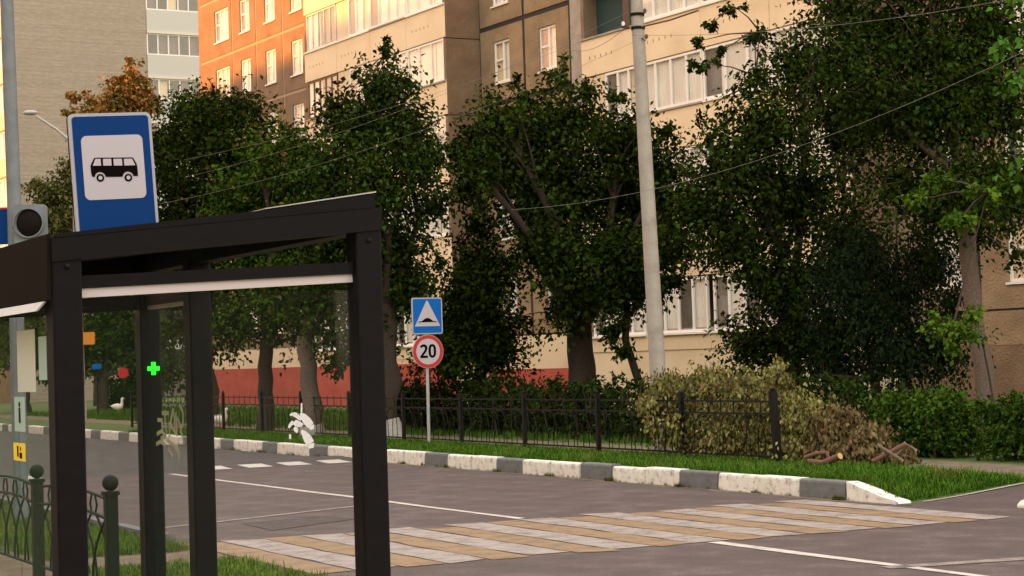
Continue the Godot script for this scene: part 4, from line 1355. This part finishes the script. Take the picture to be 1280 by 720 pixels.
# ---------------------------------------------------------------- trees
func trees() -> void:
	var deep := [C(.007, .015, .003), C(.038, .060, .008)]
	var mid := [C(.012, .030, .004), C(.056, .100, .011)]
	var fresh := [C(.02, .045, .01), C(.075, .14, .024)]
	tree("broadleaf_tree", "dark leafy tree right behind the bus stop sign", {"z": 58.0, "seed": 101, "base": [262, 530], "fork": [258, 430], "radius": .26, "wash": 1.0, "n": 37044, "leaf": 0.126, "cols": deep + [Color(.09, .07, .02, .04)], "deep": 1.5,
		"lobes": [[255, 170, 50, 48], [225, 250, 48, 60], [300, 185, 38, 50], [285, 290, 50, 70], [215, 330, 40, 60], [265, 390, 40, 50], [205, 190, 30, 45], [240, 135, 28, 22], [300, 140, 25, 25], [310, 235, 40, 40, .3]]})
	tree("broadleaf_tree", "mid green tree with a thick bare trunk before the red plinth", {"z": 52.0, "seed": 102, "base": [327, 530], "fork": [333, 425], "radius": .22, "n": 33516, "leaf": 0.118, "cols": mid + [Color(.16, .13, .03, .03)], "deep": 1.2,
		"lobes": [[340, 250, 52, 44, .1], [392, 232, 36, 46], [325, 320, 50, 48], [398, 310, 38, 46], [350, 375, 48, 36], [300, 260, 36, 40, .2], [375, 190, 22, 24], [330, 200, 26, 26, .2], [290, 400, 30, 34], [380, 420, 22, 18], [360, 170, 24, 16], [420, 345, 26, 30]]})
	tree("forked_tree", "pale forked trunk with a whitewashed foot seen through the shelter glass", {"z": 46.0, "seed": 103, "base": [388, 540], "fork": [381, 420], "radius": .23, "wash": .9, "bark": M.bark_pale, "n": 9172, "leaf": 0.111, "cols": mid + [Color(.12, .05, .03, .05)],
		"lobes": [[395, 365, 30, 28], [360, 350, 30, 24], [425, 425, 20, 18], [415, 355, 25, 28], [420, 450, 14, 10]]})
	tree("tall_tree", "tall narrow leafy tree reaching above the others, beside the 20 sign", {"z": 44.0, "seed": 104, "base": [486, 545], "fork": [480, 380], "radius": .24, "wash": .9, "n": 32457, "leaf": 0.107, "cols": deep + [Color(.05, .09, .02, .2)], "deep": 1.0, "shell": .6,
		"lobes": [[478, 112, 30, 34], [500, 168, 48, 40], [445, 165, 34, 44], [470, 235, 52, 50], [525, 205, 26, 36], [490, 310, 36, 46], [440, 290, 32, 46], [515, 360, 24, 34], [548, 190, 16, 22], [548, 245, 20, 24], [410, 210, 24, 40], [415, 300, 24, 50], [485, 66, 6, 14], [480, 45, 8, 7], [470, 390, 34, 36], [420, 140, 18, 24], [540, 262, 14, 12], [535, 300, 9, 14], [548, 330, 10, 12], [520, 270, 10, 20], [455, 95, 10, 10], [510, 110, 12, 10]]})
	tree("bushy_tree", "dense dark bushy tree just behind the road sign", {"z": 47.0, "seed": 105, "base": [602, 520], "fork": [602, 450], "radius": .16, "n": 22932, "leaf": 0.104, "cols": deep,
		"lobes": [[598, 345, 34, 38], [588, 400, 40, 52], [560, 440, 32, 32], [622, 435, 24, 32], [598, 285, 16, 24], [580, 235, 14, 16], [575, 190, 12, 14], [590, 165, 14, 8]]})
	tree("broad_tree", "broad dark tree with a thick black trunk in the middle", {"z": 46.0, "seed": 106, "base": [727, 510], "fork": [724, 400], "radius": .36, "n": 44982, "leaf": 0.111, "cols": deep + [Color(.05, .085, .015, .12)], "deep": 1.5,
		"lobes": [[700, 160, 70, 38], [640, 185, 50, 38], [775, 180, 55, 42], [690, 240, 75, 56], [785, 250, 50, 58], [715, 325, 58, 50], [625, 150, 36, 24, .4], [672, 300, 36, 42], [775, 330, 42, 40], [825, 215, 30, 30], [700, 392, 26, 26], [735, 118, 18, 14, .3], [610, 190, 22, 22, .2], [705, 82, 5, 14, .4], [698, 100, 12, 10, .4], [645, 105, 4, 14], [655, 125, 12, 10], [745, 92, 7, 10], [688, 95, 12, 4], [770, 120, 16, 5], [820, 290, 34, 46], [856, 250, 26, 40], [590, 175, 22, 18, .2], [600, 215, 26, 30], [640, 340, 12, 16], [650, 395, 10, 12], [835, 165, 16, 6]]})
	tree("young_tree", "slim young tree with a bent stem in front of the pale wall", {"z": 45.0, "seed": 107, "base": [797, 505], "fork": [785, 380], "radius": .10, "bend": .12, "bark": M.bark, "n": 13230, "leaf": 0.096, "cols": deep,
		"lobes": [[795, 352, 30, 22], [770, 325, 32, 30], [842, 312, 30, 20], [760, 372, 16, 20], [845, 350, 9, 8], [768, 415, 8, 12], [778, 440, 9, 8]]})
	tree("spreading_tree", "dark spreading tree behind the brush pile with thin twigs reaching out", {"z": 41.0, "seed": 108, "base": [985, 520], "fork": [985, 400], "radius": .28, "n": 40747, "leaf": 0.100, "cols": deep + [Color(.045, .08, .014, .15)], "deep": 1.4,
		"lobes": [[960, 160, 56, 50], [920, 220, 48, 48], [1000, 245, 64, 56], [925, 300, 48, 48], [980, 360, 56, 50], [1020, 430, 48, 40], [900, 320, 28, 18], [880, 265, 30, 34], [870, 215, 16, 26], [915, 420, 14, 18], [1000, 85, 48, 42], [1055, 150, 50, 60], [950, 435, 42, 34], [930, 110, 22, 12], [905, 62, 20, 4], [872, 52, 14, 4], [885, 80, 26, 5], [925, 48, 20, 5], [890, 30, 14, 4], [920, 10, 24, 6], [950, 40, 22, 8], [900, 170, 20, 26], [880, 140, 10, 6], [1060, 300, 40, 50], [945, 95, 26, 14]]})
	tree("street_tree", "tall tree with a smooth reddish grey trunk by the clipped hedge", {"z": 35.5, "seed": 109, "base": [1230, 505], "fork": [1204, 225], "radius": .185, "bark": M.bark_pale, "n": 41982, "leaf": 0.092, "cols": deep + [Color(.035, .065, .012, .15)], "deep": 1.2,
		"lobes": [[1180, 60, 74, 50], [1100, 45, 54, 46], [1250, 140, 46, 52], [1150, 150, 60, 52], [1225, 232, 58, 40, .2], [1055, 75, 38, 40], [1268, 240, 30, 46], [1130, 235, 40, 40], [1240, 40, 50, 50], [1160, -20, 90, 30], [1270, 325, 14, 20], [1050, 10, 44, 26], [1185, 262, 40, 30], [1222, 288, 34, 22], [1100, 120, 50, 40], [1190, 120, 50, 50]]})
	tree("fresh_tree", "young tree with bright green leaves in front of the reddish trunk", {"z": 33.0, "seed": 110, "base": [1246, 520], "fork": [1228, 425], "radius": .022, "n": 2620, "leaf": .085, "cols": [C(.03, .07, .010), C(.095, .165, .018)], "bark": M.bark, "twigs": 3,
		"lobes": [[1190, 415, 22, 14, .3], [1170, 225, 14, 6, .1], [1150, 250, 20, 6, .1], [1235, 240, 22, 8, .1], [1200, 275, 22, 6, .0], [1215, 395, 10, 7, .2], [1165, 395, 10, 6, .2]]})
	tree("maple_tree", "tree reaching in from the edge with a few bright green leaves", {"z": 24.0, "seed": 111, "base": [1345, 560], "fork": [1340, 250], "radius": .11, "n": 1587, "leaf": 0.096, "cols": [C(.03, .08, .012), C(.09, .2, .03)], "twigs": 3,
		"lobes": [[1262, 52, 16, 9, .2], [1275, 100, 12, 16, .2], [1310, 60, 40, 40], [1320, 150, 40, 50], [1340, 0, 50, 60]]})
	tree("dark_conifer", "dark dense conifer shrub between the brush pile and the clipped hedge", {"z": 38.0, "seed": 112, "base": [1095, 520], "fork": [1092, 470], "radius": .12, "n": 26460, "leaf": 0.074, "cols": [C(.008, .016, .007), C(.022, .036, .014)], "droop": .8,
		"lobes": [[1085, 400, 42, 48], [1085, 330, 30, 46], [1125, 450, 48, 34], [1050, 465, 34, 28], [1120, 380, 34, 50], [1170, 440, 40, 40], [1160, 330, 36, 46], [1040, 420, 40, 46], [1190, 380, 20, 40], [1050, 350, 36, 40]]})
	# far down the road
	tree("autumn_tree", "orange tinted autumn tree in front of the grey brick wall", {"z": 100.0, "seed": 113, "base": [120, 505], "fork": [135, 200], "radius": .22, "n": 15875, "leaf": 0.192, "cols": [C(.15, .075, .022), C(.42, .22, .06), Color(.12, .13, .035, .3)], "spread": .5,
		"lobes": [[155, 118, 20, 16], [130, 142, 30, 14], [164, 92, 7, 12], [160, 74, 3, 10], [105, 152, 22, 9], [172, 130, 16, 18], [90, 120, 12, 4], [85, 140, 10, 3], [140, 175, 40, 16], [145, 100, 10, 6], [176, 100, 8, 5]]})
	tree("pale_tree", "thin pale green tree between the grey pole and the bus sign", {"z": 97.0, "seed": 114, "base": [75, 505], "fork": [76, 300], "radius": .18, "n": 10584, "leaf": 0.178, "cols": [C(.05, .06, .018), C(.15, .16, .05)], "spread": .5,
		"lobes": [[72, 250, 22, 22], [88, 272, 22, 22], [48, 232, 14, 7], [92, 225, 12, 24], [68, 290, 20, 24]]})
	tree("far_tree", "leafy green tree far behind the shelter's back glass", {"z": 88.0, "seed": 115, "base": [30, 512], "fork": [30, 470], "radius": .25, "n": 15875, "leaf": 0.192, "cols": mid, "spread": .5, "lobes": [[30, 420, 48, 46], [-10, 400, 50, 50], [70, 430, 36, 40], [20, 360, 40, 30]]})
	tree("far_tree", "leafy green tree far off above the white goose figure", {"z": 86.0, "seed": 116, "base": [125, 512], "fork": [130, 470], "radius": .25, "n": 19404, "leaf": 0.185, "cols": mid, "spread": .5, "lobes": [[125, 415, 40, 44], [165, 430, 38, 46], [140, 370, 36, 30], [200, 460, 40, 34], [205, 400, 36, 36], [95, 440, 26, 34]]})
	tree("far_shrub", "rounded light green shrub behind the distant goose figure", {"z": 90.0, "seed": 117, "base": [158, 516], "fork": [158, 495], "radius": .05, "n": 7056, "leaf": 0.133, "cols": fresh, "category": "shrub", "lobes": [[158, 490, 18, 18], [150, 505, 14, 12], [172, 500, 16, 14]]})

func hedges_and_brush() -> void:
	hedge("clipped green hedge in two humps beside the footpath, next to the conifer", 23.3, 25.3, 18.45, 19.3, .93, 15000, 201, [C(.018, .048, .007), C(.07, .135, .016)], .062)
	hedge("clipped green hedge under the tree with the reddish trunk", 19.2, 22.75, 18.5, 19.4, 0.9, 17000, 202, [C(.015, .038, .007), C(.055, .105, .014)], .062)
	hedge("long dark hedge behind the hooped metal fence", 26.0, 46.0, 18.9, 19.9, 1.2, 34000, 203, [C(.010, .022, .006), C(.04, .065, .013)], .085)
	# cut branches thrown over the fence
	var olive := [C(.07, .072, .018), C(.30, .285, .10), Color(.18, .11, .05, .10)]
	var brown := [C(.06, .05, .022), C(.24, .19, .085), Color(.14, .08, .045, .2)]
	var heap := [
		["leafy cut branch hanging over the fence in front of the concrete pole", [[835, 487, 24, 17, 32.2], [812, 505, 14, 10, 32.2], [845, 525, 26, 26, 32.1]], olive, 4200],
		["highest leafy cut branch of the pile, just beside the concrete pole", [[885, 482, 30, 17, 31.6], [872, 530, 28, 36, 31.5]], olive, 4600],
		["leafy cut branch in the middle of the pile between two fence posts", [[930, 492, 28, 20, 30.8], [915, 545, 34, 28, 30.7]], olive, 4600],
		["leafy cut branch with an upright tip behind the last fence post", [[972, 468, 8, 16, 30.1], [972, 502, 24, 20, 30.0], [955, 550, 30, 24, 30.1]], olive, 4200],
		["leafy cut branch sagging to the ground just past the last fence post", [[1005, 520, 26, 22, 29.3], [1000, 560, 30, 20, 29.2]], olive, 4200],
		["withered brown branch lying behind the sawn log", [[1045, 535, 28, 22, 28.8], [1040, 562, 32, 14, 28.6]], brown, 4200],
		["withered brown branch at the low end of the pile near the hedge", [[1085, 555, 28, 18, 28.4], [1118, 570, 26, 10, 28.2]], brown, 3400]]
	var i := 0
	for hbr in heap:
		var r := RandomNumberGenerator.new(); r.seed = 300 + i
		var lobes := []
		for q in hbr[1]:
			var l := lobe(q[0], q[1], q[2], q[3], q[4], r.randfn() * .1)
			l[1].z = clampf(l[1].z, .25, .4)
			lobes.append(l)
		var foot: Vector3 = lobes[lobes.size() - 1][0]; foot.y = .22
		var o := thing("cut_branch", hbr[0], "branch", foot, 0.0, "cut branches of the brush pile")
		var st := mb()
		for l in lobes:
			for k in 9:
				var e: Vector3 = l[0] + Vector3(r.randfn() * .6 - .4, r.randfn() * .6, r.randfn() * .5) * l[1]
				var b0: Vector3 = l[0] + Vector3(r.randf_range(.2, 1.0), r.randf_range(-1.0, .2), r.randfn() * .4) * l[1]
				e.y = maxf(e.y, .25); b0.y = maxf(b0.y, .23)
				var mid := b0.lerp(e, .5) + Vector3(r.randfn(), r.randf() * 1.5, r.randfn()) * .07
				tube(st, [b0 - foot, mid - foot, e - foot], [.014, .010, .004], 5, false)
		part(o, "stem", st, M.bark_pale if i > 4 else M.bark)
		part(o, "foliage", leaves(400 + i, lobes, int(hbr[3] * 1.35), .066, hbr[2], 22, .17, 1.3, .5, foot), M.dry_leaf)
		i += 1
	# bare logs with cut ends
	var logs := [
		["reddish cut log with a bright sawn end in the brush pile", [[1010, 577, 27.6], [1028, 579, 27.5], [1042, 574, 27.4], [1050, 570, 27.3]], .05],
		["bare cut limb leaning up at the end of the brush pile", [[1090, 577, 27.4], [1112, 566, 27.4], [1132, 555, 27.4]], .038],
		["thin bare stick crossing the leaning limb at the pile's end", [[1098, 557, 27.5], [1112, 566, 27.3], [1128, 576, 27.2]], .026],
		["short bent reddish limb lying behind the sawn log", [[1005, 572, 27.8], [1020, 567, 27.8], [1033, 566, 27.7], [1036, 574, 27.7]], .034],
		["pale forked stick pointing up out of the pile toward the hedge", [[1118, 573, 27.6], [1134, 556, 27.6], [1145, 563, 27.5]], .024]]
	for lg in logs:
		var pts := []
		var o0 := at(lg[1][0][0], lg[1][0][1], lg[1][0][2])
		for q in lg[1]:
			var p := at(q[0], q[1], q[2]); p.y = maxf(p.y, .22 + lg[2]); pts.append(p - o0)
		var L := thing("cut_log", lg[0], "log", o0)
		var st := mb()
		var rs := []
		for k in pts.size(): rs.append(lg[2] * (.8 + .25 * k / pts.size()))
		tube(st, pts, rs, 9)
		part(L, "bark", st, M.rust if lg[2] > .028 else M.bark_pale)
		st = mb()
		var n := pts.size()
		var d: Vector3 = (pts[n - 1] - pts[n - 2]).normalized()
		tube(st, [pts[n - 1] + d * .001, pts[n - 1] + d * .006], [rs[n - 1] * .93, rs[n - 1] * .93], 12)
		part(L, "sawn_end", st, M.cut_wood)

func small_things() -> void:
	# white goose figures on the lawn
	for g in [["white goose figure on the lawn left of the shelter's dark post", 147, 515, 82.0, 1.25], ["white goose figure on the lawn close to the lawn fence", 275, 524, 57.0, 1.1]]:
		var p := at(g[1], g[2], g[3]); p.y = .2
		var o := thing("goose_figure", g[0], "garden figure", p, .4, "white goose figures")
		var st := mb()
		var s: float = g[4]
		tube(st, [Vector3(-.22, .22, 0) * s, Vector3(-.14, .20, 0) * s, Vector3(0, .18, 0) * s, Vector3(.11, .20, 0) * s, Vector3(.15, .27, 0) * s, Vector3(.15, .38, 0) * s, Vector3(.16, .44, 0) * s, Vector3(.20, .46, 0) * s, Vector3(.22, .455, 0) * s], [.012 * s, .08 * s, .125 * s, .095 * s, .055 * s, .036 * s, .046 * s, .04 * s, .012 * s], 14)
		part(o, "body", st, M.plaster_white)
		st = mb()
		tube(st, [Vector3(.215, .456, 0) * s, Vector3(.27, .44, 0) * s], [.018 * s, .005 * s], 8)
		part(o, "beak", st, M.orange)
		for sd in [-1, 1]:
			st = mb()
			tube(st, [Vector3(.01, .1, sd * .05) * s, Vector3(.01, -.01, sd * .05) * s], [.014 * s, .012 * s], 6)
			part(o, "leg", st, M.orange)

func lawn() -> void:
	tufts("verge_grass", "short bright green grass between the painted kerb and the fence", 15000, func(r: RandomNumberGenerator) -> Vector3:
		var a := 19.3 + pow(r.randf(), 1.25) * 34.0
		var b := r.randf_range(14.64, 16.5)
		return rd(a, b, far_height(a, b) - .004), .95, 501, Color(.025, .075, .007), Color(.10, .205, .022))
	tufts("kerb_weeds", "scattered weeds growing at the foot of the painted kerb", 260, func(r: RandomNumberGenerator) -> Vector3:
		var a := 19.6 + pow(r.randf(), 1.4) * 30.0
		if r.randf() < .7: a = 20.1 + .976 * floorf((a - 20.1) / .976 * .5) * 2.0 + r.randfn() * .10
		a = maxf(a, 20.15 + r.randf() * .2)
		return rd(a, 14.40 + r.randf_range(-.03, .02), 0.0), .55, 504, Color(.03, .05, .01), Color(.12, .12, .03))
	tufts("lawn_grass", "rough grass around the tree trunks beyond the footpath", 9000, func(r: RandomNumberGenerator) -> Vector3:
		var a := 24.0 + r.randf() * 60.0
		var b := r.randf_range(18.25, 26.0)
		return rd(a, b, .196), 1.3, 502, Color(.03, .075, .008), Color(.09, .17, .02))
	tufts("near_grass", "grass on the near verge at the bottom edge by the shelter", 6500, func(r: RandomNumberGenerator) -> Vector3:
		var a := r.randf_range(12.0, 30.0)
		while a > 18.3 and a < 19.7: a = r.randf_range(12.0, 30.0)
		return rd(a, r.randf_range(4.55, 6.1), .008), .72, 503, Color(.04, .085, .01), Color(.15, .22, .04))
